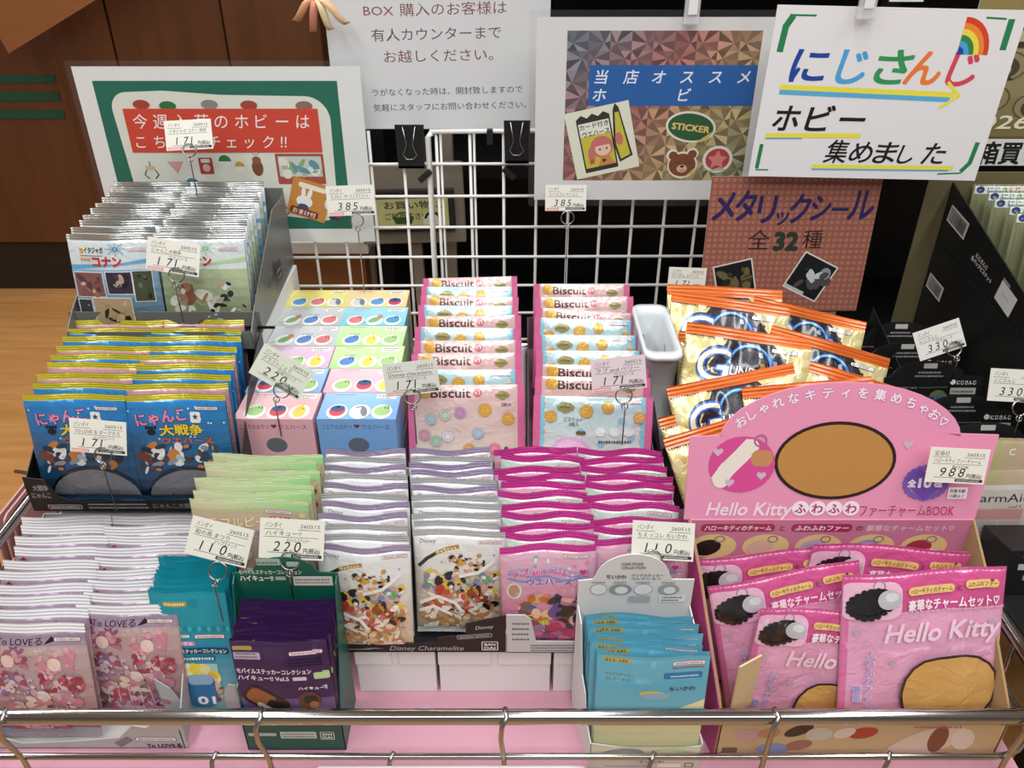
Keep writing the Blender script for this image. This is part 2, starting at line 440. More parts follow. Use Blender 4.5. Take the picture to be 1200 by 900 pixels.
def art_detective(W, H, green):
    a = Art(W, H)
    a.rect(0, 0, W, H, '#dfe9ea'); c1, c2 = ('#7fb08a', '#a9cfa6') if green else ('#4f8cb8', '#9cc6e0')
    for k in range(16):
        an = 2 * PI * k / 16; L = (13, 9)[k % 2]
        a.line([(W * .56, H - 19), (W * .56 + L * math.cos(an), H - 19 + L * math.sin(an) * .7)], .8, c2 if k % 2 else c1)
    a.ell(W * .56, H - 19, 3.2, 2.6, c1); a.ell(W * .56, H - 19, 1.4, 1.2, '#bfe9e4')
    a.poly([(0, H - 46), (W, H - 36), (W, H - 30), (W * .55, H - 38), (0, H - 40)], '#6fb4e4' if not green else '#b9dca8')
    a.rr(W * .13, H - 25, 5, 6.5, 1, '#e9a233'); a.text('イタジャガ', W * .185, H - 24, 8.6, '#1c1c1c', w=26, bold=.035)
    maker_logo(a, W * .70, H - 22.5, 25)
    a.text('名探偵', W * .13, H - 34.5, 5, '#d89a3a', w=14, bold=.04)
    a.text('コナン', W * .27, H - 41, 15, '#d23428', w=39, bold=.075, out=('#ffffff', .04))
    a.scrib(W * .14, H - 28.5, 30, 1.6, '#666666', seed=2)
    # picture cards left as plain colour panels
    if green:
        fade(a, 0, 6, W, H - 52, '#5c6b52', '#b9c8a0', 7)
        a.blobs(4, 12, W * .5, H * .42, ['#dfe3dc', '#c9cfc6', '#a87a63', '#8a5646', '#e8ebe6'], 26, 4)
        a.blobs(W * .5, 10, W * .46, H * .5, ['#1f2226', '#e6e9e6', '#bfae97', '#c8cfd0', '#2a2c30'], 26, 7)
    else:
        fade(a, 0, 6, W, H - 52, '#274a66', '#8fc0de', 7)
        for (x, y, w, h, p, sd) in ((3, 56, 38, 32, ['#8b5a52', '#a66c5e', '#d9b9a0', '#5b3f49'], 1), (46, 60, 32, 29, ['#3c2f42', '#22202a', '#cdb49c', '#584860'], 2),
                                    (80, 50, 24, 40, ['#49513f', '#22252a', '#6b7357'], 3), (3, 24, 17, 28, ['#26303a', '#8d8377', '#3a4652'], 4), (23, 14, 50, 40, ['#b9a07e', '#2a261e', '#3a3426', '#cfb796'], 5)):
            a.rect(x - 1, y - 1, w + 2, h + 2, '#eef2f4'); a.rect(x, y, w, h, p[0]); a.blobs(x + 4, y + 4, w - 8, h - 8, p, 12, sd, .08, .26)
    return a

def art_cats(W, H, pink):
    a = Art(W, H)
    fade(a, 0, 0, W, H, '#15202e', '#2f86c9' if not pink else '#c79aa0', 9)
    r = random.Random(3)
    for _ in range(16): a.ell(r.uniform(4, W - 4), r.uniform(H * .6, H - 12), 1.2, 1.2, '#cfe6f2', n=8)
    maker_logo(a, W * .70, H - 19, 26, '#44464c')
    a.text('にゃんこ', W * .12, H - 36, 17, '#e488ac', w=W * .48, bold=.05, slant=-.05, rot=6, out=('#4a1626', .06))
    a.rr(W * .64, H - 34, 12, 13, 2, '#f2f2ee'); a.star(W * .69, H - 27, 4, '#3c4a66')
    a.text('大戦争', W * .33, H - 48, 14, '#f0cf3a', w=W * .42, bold=.05, out=('#3a3214', .06))
    a.ell(W * .25, H - 44, 5, 4, '#15181c'); [a.ell(W * .25 + d, H - 38.5, 1.5, 2, '#15181c', n=8) for d in (-5, -1.7, 1.7, 5)]
    a.text('ウエハース', W * .34, H - 59, 9, '#d8662e', w=W * .5, bold=.05, out=('#3a1c0e', .05))
    a.blobs(3, H * .30, W - 6, H * .26, ['#e8e6e0', '#2b3a4a', '#c9803a', '#1c2a38', '#86919b', '#b6bcc0', '#7c3d22', '#304c60'], 60, 9, .02, .075)
    # plain grey dome where the printed mascot is
    a.ell(W * .56, 6, W * .46, H * .30, '#15161a', n=30); a.ell(W * .56, 5, W * .44, H * .28, '#75767c', n=30)
    if pink: a.poly([(W * .6, 4), (W * .8, H * .2), (W * .98, H * .1), (W * .95, 4)], '#c890b0')
    return a

def art_biscuit(W, H, blue, seed=0):
    a = Art(W, H); s = 9
    bg0, bg1 = ('#bfdfe6', '#e2e6da') if blue else ('#e2c0bf', '#e0d3c8')
    fade(a, s, 0, W - 2 * s, H, bg1, bg0, 5); r = random.Random(seed)
    if blue:
        a.rect(s, 0, 6, H, '#8ccfe2'); a.rect(W - s - 7, 0, 7, H, '#8ccfe2')
        for i in range(9): a.ell(s + 6.5, H * (i + .5) / 9, 2.2, 2.6, '#f4d9c4', n=8); a.ell(W - s - 7.5, H * (i + .5) / 9, 2.2, 2.6, '#f4d9c4', n=8)
        for x, y in ((.40, .58), (.74, .72), (.57, .42), (.83, .5)): a.ell(W * x, H * y, 4.2, 4.2, '#8fd0dc')
    def cookie(x, y, q, c='#e2b453', e='#b98232'):
        a.ell(x, y, q, q, e); a.ell(x, y, q * .92, q * .92, c); a.ring(x, y, q * .66, q * .66, q * .09, e, n=18)
        a.line([(x - q * .3, y + q * .15), (x - q * .12, y + q * .15)], q * .13, e); a.line([(x + q * .12, y + q * .15), (x + q * .3, y + q * .15)], q * .13, e); a.ring(x, y - q * .1, q * .25, q * .25, q * .1, e, a0=200, a1=340, n=8)
    def cloud(x, y, q):
        for dx, dy in ((-.6, 0), (.6, 0), (0, .3), (0, -.3), (-.3, .25), (.35, .22)): a.ell(x + dx * q, y + dy * q, q * .62, q * .48, '#9a9560')
        a.scrib(x - q * .8, y - q * .1, q * 1.6, q * .32, '#6f6a3c', seed=4)
    if blue:
        cloud(W * .27, H - 13, 9); cookie(W * .44, H - 17, 8.5); cookie(W * .62, H - 12, 7.5); cookie(W * .12 + 4, H - 24, 7.5); cookie(W * .90 - 2, H - 24, 7.5, '#e8bc78')
        maker_logo(a, W * .72, H - 7, 26); a.text('ビスケット', W * .26, H - 29, 5.5, '#6a6450', w=22, bold=.02); a.text('2枚入', W * .30, H - 35, 5, '#6a6450', bold=.03)
        a.rr(W * .36, H - 46, 12, 4.6, 2, '#6a5a34'); a.ell(W * .32, H - 64, 23, 16, '#e2bfe0'); a.ell(W * .32, H - 62, 17, 10, '#eed0ea')
        for x in (.56, .68, .80): a.ell(W * x, H - 42, 6.2, 5.6, '#e6eef0')
        a.scrib(W * .55, H - 56, 40, 4, '#55606a', seed=9)
    else:
        a.text('Biscuit', W * .20, H - 15, 16, '#4a3a38', w=50, bold=.035); a.ring(W * .60, H - 9.5, 4.4, 4.4, 1.4, '#c9485a'); a.text('2', W * .60, H - 12.3, 7.5, '#c9485a', al='c', bold=.05)
        maker_logo(a, W * .72, H - 5.5, 26); cloud(W * .81, H - 13, 7.5)
        cookie(W * .15, H - 8, 8); cookie(W * .66, H - 31, 8.5); cookie(W * .86, H - 43, 8)
        for x, y, c in ((.45, .66, '#c99ac4'), (.32, .63, '#c7d8c0'), (.2, .58, '#b9cfdc'), (.24, .30, '#a9cbb4'), (.34, .36, '#e6e6ea'), (.6, .40, '#b3cbe0'), (.52, .2, '#e6a964'), (.74, .2, '#e88aa0'), (.14, .38, '#d7a0b4')):
            a.ell(W * x, H * y, 7.6, 7.4, '#a79a98'); a.ell(W * x, H * y, 7, 6.8, c); a.ring(W * x, H * y, 4.5, 4.5, .6, '#8e7f86')
        a.text('2枚入', W * .80, H - 26, 5, '#6a5450', bold=.03); a.rr(W * .82, 12, 5, 10, 2, '#6a5a34'); a.heart(W * .78, 16, 3, '#e66a8c')
    return a

def art_snack(W, H):
    a = Art(W, H); a.rect(0, 0, W, H, '#23242c')
    a.poly([(0, 0), (W * .3, 0), (W * .16, H * .3), (W * .2, H * .6), (W * .34, H), (0, H)], '#d6c888'); r = random.Random(5)
    for _ in range(16): a.ell(r.uniform(2, W * .28), r.uniform(8, H - 10), r.uniform(6, 10), r.uniform(4, 7), r.choice(['#e6dca6', '#d3bf78', '#c9b068', '#ece6c0']), r.uniform(0, 180))
    a.poly([(W * .86, 0), (W, 0), (W, H), (W * .7, H), (W * .93, H * .5)], '#d9cc94')
    for _ in range(8): a.ell(r.uniform(W * .88, W), r.uniform(8, H - 10), 6, 5, r.choice(['#e6dca6', '#d3bf78', '#c9b068']), r.uniform(0, 180))
    a.blobs(W * .58, H * .3, W * .34, H * .5, ['#2b3a6e', '#6a2430', '#d6dbe6', '#3a3f4c', '#9aa3b4', '#1a1c22', '#b98a2e'], 34, 8, .04, .13)
    a.ring(W * .52, H * .62, W * .17, H * .22, 6, '#16244a', a=12, n=26); a.ring(W * .52, H * .62, W * .17, H * .22, 4, '#3f86cf', a=12, n=26); a.ring(W * .52, H * .64, W * .165, H * .2, 1.4, '#9ccaf0', a=12, n=20, a0=30, a1=170)
    a.text('G', W * .09, H * .44, 62, '#2a66b8', w=44, bold=.06, slant=.12, out=('#101c40', .07)); a.text('G', W * .10, H * .445, 60, '#f4edc4', w=41, bold=.0, slant=.12)
    a.text('UNDAM', W * .36, H * .52, 18, '#e8ecf4', w=58, bold=.03, slant=.12, out=('#1c2c66', .05)); a.text('SNACK', W * .22, H * .36, 17, '#f0cc2c', w=54, bold=.06, slant=.12, out=('#1a1a1a', .05))
    maker_logo(a, W * .68, H * .80, 34, '#3a3a44')
    return a

def art_green(W, H):
    a = Art(W, H)
    for i in range(10):      # printed two-tone ground: cream to pale green across
        t = i / 9; c = tuple(np.array(lin('#d9cfae')) * (1 - t) + np.array(lin('#a9dc98')) * t); a.rect(W * i / 10, 0, W / 10 + .2, H, c)
    fade(a, 0, 0, W, H - 16, '#a88a9c', '#c9b8a0', 5); r = random.Random(4)
    for k in range(14): a.ell(W * (k + .5) / 14, H - 14, W / 26, 3, '#c2c49a')
    a.text('カラフルピーク', W * .05, H - 34, 15, '#f4dfae', w=W * .66, bold=.06, out=('#9a7a62', .05))
    a.text('きらぽんステッカー', W * .10, H - 50, 13, '#c9a6d8', w=W * .74, bold=.06, out=('#4a5a9a', .05))
    maker_logo(a, W * .62, H - 17, 30); a.rr(W * .66, H - 26, 26, 5.4, 2.4, '#c4402c'); a.text('お菓子入り', W * .67, H - 25, 4.6, '#ffffff', w=24, bold=.03)
    for k in range(4): a.ell(W * .94, H - 17 - 9 * k, 3.6, 3.2, '#c9402e' if k % 2 else '#e0d0a0')
    a.ring(W * .86, H - 43, 5, 5, 1.6, '#5a4a6a')
    a.blobs(4, 8, W - 8, H - 70, ['#b2455c', '#d89ab0', '#6a4a78', '#e6dcd8', '#2c2834', '#e0b04a', '#8a5a9a', '#f0e6e0', '#a03048'], 130, 6, .03, .1)
    return a

def art_characters(W, H, v=0):
    a = Art(W, H); fade(a, 0, 0, W, H, '#c9b79a', '#eceeee', 8)
    a.rect(0, 0, W, 9, '#8d8440')
    a.text('Disney', W * .06, H - 15.5, 7, '#5a5a60', w=17, bold=.01, slant=.2)
    a.line([(W * .05, H - 42), (W * .14, H - 33), (W * .24, H - 27)], 4, '#3c3428'); a.line([(W * .24, H - 27), (W * .36, H - 22), (W * .48, H - 19)], 4.4, '#b08a3a')
    a.text('キャラリット', W * .25, H - 28, 4.6, '#fff4c8', w=22, bold=.05, rot=17)
    maker_logo(a, W * .70, H - 14.5, 26); r = random.Random(v)
    for _ in range(9): a.star(r.uniform(4, W - 4), r.uniform(H * .45, H * .8), 2.2, '#8f8a80', .25, 4)
    # plain confetti of the picture's colours, no figures
    a.blobs(W * .30, H * .62, W * .5, H * .18, ['#c9944e', '#2a2622', '#a86a34', '#e6d4b8', '#d8a03c'], 40, 11 + v, .02, .08)
    a.blobs(W * .05, H * .42, W * .9, H * .22, ['#a892bc', '#e6c23c', '#ece8e4', '#d8a98c', '#7c8ab0', '#6faa6a', '#2c2a2c'], 80, 12 + v, .02, .08)
    a.blobs(W * .05, H * .20, W * .9, H * .28, ['#b45a44', '#8f4a30', '#d4707c', '#26221f', '#ecd8c4', '#c0392f', '#eeeae6', '#c98a4c'], 90, 13 + v, .025, .09)
    a.blobs(W * .04, H * .06, W * .9, H * .16, ['#cfa268', '#e9e1d4', '#b88a5a', '#dcbf94', '#efe9e0'], 50, 14 + v, .03, .09)
    for p in (((.05, .33), (.25, .40), (.45, .34), (.52, .25)), ((.04, .25), (.2, .3), (.4, .22)), ((.5, .6), (.7, .64), (.88, .75))): a.line([(W * x, H * y) for x, y in p], 4, '#f3f1ee')
    return a

def art_idol(W, H, mint):
    a = Art(W, H); fade(a, 0, 0, W, H, '#b8487c', '#e6b8cc' if not mint else '#cfe6d8', 8)
    r = random.Random(2)
    for _ in range(14): a.ell(r.uniform(4, W - 4), r.uniform(H * .55, H - 12), r.uniform(1, 3), r.uniform(1, 3), r.choice(['#f4d8e4', '#8ab09a', '#e08ab0', '#cfe9ef']), n=8)
    maker_logo(a, W * .66, H - 15.5, 26, '#8f3a5a')
    for k, c in enumerate(('#7fb6dc', '#9a86cc', '#4f9ad0')): a.line([(W * (.08 + .84 * i / 14), H - 29 - k * 5 + 2.6 * math.sin(i * .9 + k)) for i in range(15)], 1.6, c)
    a.text('ラブ and ベリー', W * .12, H - 35, 10, '#d8408c', w=W * .66, bold=.05, out=('#f6ecf6', .06)); a.heart(W * .86, H - 31, 3.6, '#e0286c')
    a.text('ウエハース', W * .28, H - 46, 9, '#5c4fb0', w=W * .46, bold=.04, out=('#f0e6f6', .05))
    a.ell(W * .14, H - 52, 8, 10, '#cfe0dc'); a.ell(W * .14, H - 52, 6, 8, '#b98c78')
    a.blobs(W * .22, H * .20, W * .3, H * .34, ['#a9c93c', '#e2bb9e', '#8a5a34', '#d8a684', '#4f58a0', '#c46a2c'], 26, 21, .1, .32)
    a.blobs(W * .54, H * .16, W * .26, H * .40, ['#1f2030', '#26324c', '#dcb29a', '#1a1a20', '#5a4c8c'], 24, 22, .12, .36)
    a.poly([(W * .86, H * .66), (W * .97, H * .6), (W * .9, H * .5), (W * .78, H * .5), (W * .74, H * .44)], '#b41c4c')
    a.blobs(W * .1, 8, W * .8, H * .18, ['#a8285c', '#7c3c68', '#c85a8c', '#8f6a94'], 22, 23, .06, .16)
    return a

def art_darkness(W, H, full=True):
    a = Art(W, H); fade(a, 0, 0, W, H, '#9a6f78', '#c9b2ae', 8)
    fade(a, 0, H - 26, W, 26, '#a492a4', '#8f8292', 3)  # shade between stacked packets, painted into the top band
    a.poly([(2, H - 25), (4, H - 18), (11, H - 13), (16, H - 17), (18, H - 24), (12, H - 21), (8, H - 25)], '#8c1c2c'); a.poly([(3, H - 24), (6, H - 19), (10, H - 17), (10, H - 21)], '#d8483c')
    a.text('To LOVEる', 16, H - 24, 10, '#3c3040', w=W * .44, bold=.02, slant=.1)
    a.poly([(W * .60, H - 24), (W * .68, H - 15), (W * .72, H - 20)], '#241a2c')
    maker_logo(a, W * .70, H - 21, 27, '#8a5a6a')
    if not full: return a
    p1 = ['#a8627a', '#b87c90', '#d0a4ae', '#8f5470']
    a.blobs(W * .06, H * .62, W * .36, H * .2, p1, 34, 31, .05, .17); a.ell(W * .24, H * .70, 7, 7.5, '#ecd0c4')
    a.blobs(W * .52, H * .60, W * .36, H * .2, ['#d08a9c', '#e0a6b0', '#c0708a'], 34, 32, .05, .17); a.ell(W * .68, H * .67, 7, 7.5, '#eed2c8')
    a.blobs(W * .08, H * .42, W * .4, H * .2, ['#9a7a94', '#c8a0b0', '#a0485c', '#d8c4c6', '#857094'], 44, 33, .04, .13)
    a.blobs(W * .50, H * .40, W * .44, H * .2, ['#a84456', '#c05e6c', '#d8b6ba', '#98364a'], 44, 34, .04, .13)
    a.blobs(W * .10, H * .24, W * .8, H * .2, ['#d8c6bc', '#ccaab0', '#dcd0cc', '#b8889a', '#c47a90'], 50, 35, .03, .11)
    a.blobs(W * .08, H * .08, W * .84, H * .18, ['#b06084', '#c496a8', '#b0485a', '#80566a', '#d0aeb6'], 50, 36, .03, .1)
    for k in range(7): a.line([(W * (.14 + .1 * k), H * .32), (W * (.1 + .115 * k), H * .16)], .7, '#f2dcdc')
    return a

def art_teal(W, H):
    a = Art(W, H); fade(a, 0, 0, W, H * .62, '#7fb6b4', '#1f8db4', 8); a.rect(0, H * .6, W, H * .4, '#1a93a6')
    a.ell(W * .55, H - 14, 6, 6, '#16869a'); a.rr(W * .16, H - 17, 26, 6, 2.5, '#b49a4a'); a.scrib(W * .18, H - 15.5, 22, 3, '#f0e0a0', seed=3)
    for k in range(16): a.poly([(W * k / 16, H - 45), (W * (k + .5) / 16, H - 49), (W * (k + 1) / 16, H - 45), (W * (k + .5) / 16, H - 41)], '#2fb0c8' if k % 2 else '#187f9c')
    maker_logo(a, W * .14, H - 56, 26, '#7a4a5a'); maker_logo(a, W * .52, H - 57, 32)
    a.rr(W * .22, H - 66, 24, 6, 2, '#c88ab0'); a.text('ミラクル', W * .24, H - 65, 5, '#ffffff', w=20, bold=.04)
    a.rr(W * .12, H - 77, W * .82, 8, 3, '#123f5a'); a.text('クリアステッカーコレクション', W * .15, H - 75.5, 6, '#e6f4f4', w=W * .76, bold=.04)
    a.rr(W * .3, H - 86, W * .45, 7, 3, '#1f6f8c'); a.scrib(W * .33, H - 85, W * .4, 4, '#d4eef0', seed=8)
    a.rect(W * .2, H - 122, W * .56, 32, '#a9cfc4'); a.blobs(W * .2, H - 112, W * .56, 20, ['#e8d04a', '#e6dc9a', '#d8b84a', '#f0e8c0'], 20, 41, .08, .2)
    a.blobs(W * .52, H - 140, W * .26, 34, ['#6a3c2c', '#c49a84', '#8c2c34', '#d8b4a0', '#2c2628'], 20, 42, .12, .3)
    a.rr(W * .30, H - 150, 32, 46, 12, '#2c6f9c'); a.rr(W * .33, H - 118, 28, 14, 6, '#8fb0c8'); a.text('01', W * .42, H - 145, 15, '#f2f6f8', w=20, bold=.05)
    return a

def art_purple(W, H):
    a = Art(W, H); a.rect(0, 0, W, H * .5, '#6a5080'); a.rect(0, H * .48, W, H * .52, '#3a2050')
    a.rr(W * .02, H - 12, 20, 5, 2, '#b09a50'); a.rr(W * .02, H - 24, 27, 9, 1, '#b8b0bc'); a.scrib(W * .04, H - 18, 22, 2.4, '#5a5060', seed=1); a.scrib(W * .04, H - 22, 22, 2.4, '#5a5060', seed=2)
    a.ell(W * .48, H - 14, 6, 4.4, '#2c1440'); maker_logo(a, W * .6, H - 18, 34, '#a03c6a')
    for k in range(3): a.scrib(W * .56, H - 24 - 4 * k, 36, 2.4, '#1c1420', seed=k)
    a.text('モバイルステッカーコレクション', W * .02, H - 42, 7.4, '#eee8f2', w=W * .78, bold=.04); a.text('ハイキュー!! Vol.5', W * .02, H - 51, 7.4, '#eee8f2', w=W * .54, bold=.04)
    a.rr(W * .60, H - 51, 14, 5, 1, '#d8d2dc'); a.rr(W * .82, H - 50, 16, 9, 2, '#b9d8a0')
    a.rot(W * .28, H - 80, -35); a.rr(-24, -13, 48, 26, 9, '#3c2620'); a.rr(-21, -10, 30, 20, 7, '#9a5f38'); a.rr(2, -10, 18, 16, 5, '#2f2c26'); a.rr(-6, -12, 22, 6, 3, '#cfc2b4'); a.end()
    a.ell(W * .74, H - 80, 12, 13, '#5c3c30'); a.rr(W * .68, H - 84, 14, 11, 3, '#2c2422'); a.ell(W * .78, H - 86, 5, 5, '#a06a48')
    a.text('ハイキュー!!', W * .64, H - 64, 5, '#ffffff', w=W * .3, bold=.04)
    return a

def art_skyblue(W, H):
    a = Art(W, H); a.rect(0, H * .35, W, H * .65, '#66b4cc'); a.rect(0, 0, W, H * .36, '#e0dcae')
    a.rr(W * .06, H - 9, 27, 6, 3, '#b0a868'); a.scrib(W * .08, H - 8, 22, 3.4, '#6c6430', seed=5); a.ell(W * .5, H - 9, 3, 4, '#7cc0d4')
    a.text('クリアステッカー', W * .08, H - 26, 4.6, '#7a7c50', w=28, bold=.03); a.text('コレクション', W * .08, H - 32, 4.6, '#7a7c50', w=24, bold=.03)
    maker_logo(a, W * .67, H - 11, 32); a.scrib(W * .67, H - 15, 30, 2.4, '#a04a5a', seed=7); a.rr(W * .6, H - 28, 38, 8, 1, '#2c7cb0'); a.scrib(W * .66, H - 26, 28, 2.4, '#cfe4ee', seed=3)
    a.poly([(0, H * .38), (W * .3, H * .5), (W * .6, H * .48), (W, H * .62), (W, H * .3), (0, H * .3)], '#e6e2b4')
    a.text('ちいかわ', W * .66, H - 45, 7, '#4a4434', w=26, bold=.04); a.ell(W * .5, H - 48, 12, 4, '#dcc45c'); a.ell(W * .55, H - 52, 15, 5, '#8fb4cc')
    return a

def art_charm(W, H, v=0):
    a = Art(W, H); a.rect(0, 0, W, H, '#e2a2c2'); a.rect(0, H - 44, W, 44, '#cf5590')
    a.rect(0, 0, 7, H - 44, '#d873a4')
    for k in range(30): a.ell(W * (k + .5) / 30, H - 44, W / 58, 1.6, '#e2a2c2', n=8)
    # clear photo patch with the fluffy charm
    a.rr(-4, H - 50, 64, 42, 12, '#e9b6cf'); a.ring(36, H - 12, 6, 5, 1.6, '#9a8a94')
    a.ell(28, H - 32, 24, 16, '#141214', 25); r = random.Random(v)
    for k in range(20):
        t = 2 * PI * k / 20; a.ell(28 + 22 * math.cos(t), H - 32 + 15 * math.sin(t) + 4 * math.cos(t), r.uniform(3, 4.6), r.uniform(2.4, 3.6), '#171416', n=8)
    a.ell(46, H - 27, 12, 11, '#b9b9bd'); a.ell(49, H - 24, 7, 5, '#d6d6da')
    a.rr(66, H - 24, 50, 9, 4, '#e9c87c'); a.text('ハローキティのチャーム', 68, H - 22, 6, '#8c4a2c', w=46, bold=.03)
    a.text('と', 119, H - 22, 6, '#8c2a5c', bold=.05); a.rr(127, H - 21, 34, 9, 4, '#e9c87c'); a.text('ふわふわファー', 129, H - 19, 6, '#8c4a2c', w=30, bold=.03)
    a.text('豪華なチャームセット♡', 66, H - 40, 13, '#f6eef2', w=96, bold=.04)
    a.ell(W - 16, H - 13, 1.8, 1.8, '#8a3a68')
    a.text('Hello Kitty', 42, H - 76, 30, '#efd2e0', w=122, bold=.035, slant=.2)
    for x, y in ((14, H - 64), (W - 14, H - 60), (52, H - 100)): a.heart(x, y, 4, '#b9a8b6')
    for k, ch in enumerate('ふわふわファー'): a.text(ch, 24, H - 94 - 10.5 * k, 10, '#9a8fce', bold=.04, out=('#f2e6f2', .05))
    for k, ch in enumerate('豪華'): a.text(ch, 12, H - 136 - 11 * k, 10, '#9a8fce', bold=.04, out=('#f2e6f2', .05))
    # the mascot is left out: a plain tan panel of its size
    a.rr(62, 8, 106, 84, 38, '#2a1a1c'); a.rr(65, 11, 100, 78, 35, '#cfa05c')
    return a

def tag_art(lines, price, date='260515', W=66, H=42, bg='#e6e5da', heart=False, red=True):
    a = Art(W, H); a.rect(0, 0, W, H, bg); k = '#1d1c1c'
    a.text(lines[0], 5, H - 9, 6.4, k, w=min(17, 6 * len(lines[0])), bold=.012, slant=.1); a.line([(4, H - 11), (24, H - 11)], .5, k)
    a.text(date, W - 5, H - 9, 5.6, k, w=20, al='r', slant=.1); a.line([(W - 27, H - 11), (W - 4, H - 11)], .5, k)
    a.text(lines[1], 6, H - 17.4, 6, k, w=min(W - 14, 5.2 * len(lines[1])), bold=.01, slant=.08); a.line([(5, H - 19), (W - 6, H - 19)], .45, k)
    if len(lines) > 2: a.text(lines[2], W * .42, H - 24.2, 5.2, k, w=min(24, 4.6 * len(lines[2])), bold=.01, slant=.08)
    [a.text(ch_, 14 + 10.5 * i_, 8, 15, k, bold=.012, slant=.18) for i_, ch_ in enumerate(price)]; a.line([(9, 6.6), (W * .66, 6.6)], .5, k)
    a.text('円(税込)', W - 4, 7, 6.2, k, w=17, al='r', bold=.03)
    a.rect(W * .5, 2, W * .47, 3.4, '#2a2a2a'); a.scrib(W * .53, 2.8, W * .4, 1.8, '#b9b9b0', seed=5)
    if red: a.rect(2, 1, W * .3, 3.6, '#d87a78'); a.scrib(3, 1.8, W * .26, 2, '#f4e6e0', seed=2)
    return a

# ---- posters
def art_arrivals(W, H):
    a = Art(W, H); a.rect(0, 0, W, H, '#e4e6e4'); g = '#1d6a56'
    a.rect(26, 22, W - 62, H - 42, g)
    a.poly(arc(72, H - 62, 26, 95, 180, 6) + arc(66, 60, 12, 180, 260, 4) + [(W * .4, 43), (W * .62, 46)] + arc(W - 78, 58, 22, 270, 360, 6) + arc(W - 88, H - 78, 36, 0, 88, 8) + [(W * .5, H - 40), (W * .3, H - 34)], '#dfe3d6')
    r = random.Random(2)
    # little toy icons
    def claw(x, y): a.rr(x - 8, y, 16, 7, 2, '#cbbd9a'); a.line([(x, y + 7), (x, y + 14)], 1.6, '#6a5a44'); a.line([(x - 7, y), (x - 11, y - 7), (x - 5, y - 13)], 2, '#54463a'); a.line([(x + 7, y), (x + 11, y - 7), (x + 5, y - 13)], 2, '#54463a')
    def ball(x, y, c, q=8): a.ell(x, y, q, q, '#e6e9e4'); a.ell(x, y, q, q, c, n=10, a0=0, a1=180)
    claw(84, 118); a.poly([(112, 132), (138, 132), (126, 112)], '#d9a5a0'); a.rr(162, 112, 22, 26, 2, '#b03c34'); a.ell(173, 122, 6, 6, '#e0c8b8'); a.rr(166, 130, 14, 6, 1, '#e6e2d8')
    ball(204, 132, '#2c7a3c', 10); ball(226, 124, '#c9a23c'); a.ell(254, 122, 9, 13, '#7a4a30'); a.ell(254, 134, 7, 6, '#8a5a3c'); a.ring(254, 146, 5, 4, 1, '#9a9a94')
    a.rr(284, 96, 76, 48, 2, '#a84c40'); a.rr(288, 108, 68, 32, 2, '#c6cfc0'); a.blobs(292, 108, 60, 26, ['#8aa880', '#5f93a0', '#b9b08a', '#dfe3da'], 16, 3, .08, .2)
    ball(84, 86, '#5c3a44', 9); a.ell(112, 84, 14, 9, '#7fae74'); a.ell(122, 86, 4, 4, '#9ac48c'); a.poly(arc(146, 94, 12, 0, 180, 8) + [(134, 82), (140, 86), (146, 76), (152, 86), (158, 80)], '#3f8294'); a.ell(176, 84, 14, 10, '#c4a64c'); ball(208, 88, '#b84a40', 10); a.ring(224, 84, 8, 5, 1.2, '#8a8a84', -30)
    a.ell(240, 90, 13, 9, '#c4483c', n=10, a0=180, a1=360); a.ell(270, 88, 13, 9, '#c6d4dc', n=10, a0=180, a1=360); claw(284, 58)
    a.line([(62, 62), (75, 96)], 4, '#7a3c30')
    for x, y, c in ((92, 218, '#a84034'), (132, 216, '#2f6f38'), (196, 218, '#8a8a80'), (256, 217, '#a84034'), (340, 216, '#8f6a60')): a.ell(x, y, 13, 7, c)
    # red banner, two lines
    a.rect(62, 146, 298, 66, '#d2452f')
    for i, ch in enumerate('今週入荷のホビーは'): a.text(ch, 72 + 31.5 * i, 184, 24, '#f8f6f2', bold=.015, slant=.14)
    for i, ch in enumerate('こちらをチェック‼'): a.text(ch, 70 + 28.2 * i, 154, 22, '#f8f6f2', bold=.015, slant=.14)
    # orange free-gift card
    a.rot(328, 70, -18); a.rect(-30, -30, 62, 62, '#c98a3c'); a.rr(-20, 18, 44, 8, 3, '#f2ead4'); a.ell(-6, -4, 13, 10, '#f0f0ec'); a.ell(-10, 10, 3.4, 10, '#f0f0ec', 8); a.ell(0, 10, 3.4, 10, '#f0f0ec', -8); a.ell(-6, -14, 9, 6, '#3c4a6c')
    a.rr(-26, -28, 46, 12, 4, '#7a2c20'); a.text('おまけ付', -22, -26, 9.5, '#f6efe4', w=38, bold=.03); a.end()
    a.ell(368, 62, 15, 13, '#e9ebe8'); a.rr(358, 38, 18, 14, 4, '#2a3a5c'); a.ell(384, 56, 5, 5, '#d8d8d4'); a.ell(374, 44, 5, 4, '#b03a3c')
    return a

def art_boxnotice(W, H):
    a = Art(W, H); a.rect(0, 0, W, H, '#d3d5d6'); R, K = '#7c4a46', '#55504e'
    a.text('BOX', 57, H - 95, 19, '#8a4440', w=44, bold=-.004); a.text('購入のお客様は', 110, H - 95, 21, R, w=156, slant=.02, rot=1.5)
    a.text('有人カウンターまで', 66, H - 133, 21, K, w=192, rot=1.5); a.text('お越しください。', 82, H - 166, 21, R, w=164, rot=1.5)
    a.text('ラがなくなった時は、開封致しますので', 60, H - 220, 13, '#3c3a3c', w=230, rot=1.5); a.text('気軽にスタッフにお問い合わせください。', 60, H - 245, 13, '#3c3a3c', w=236, rot=1.5)
    return a

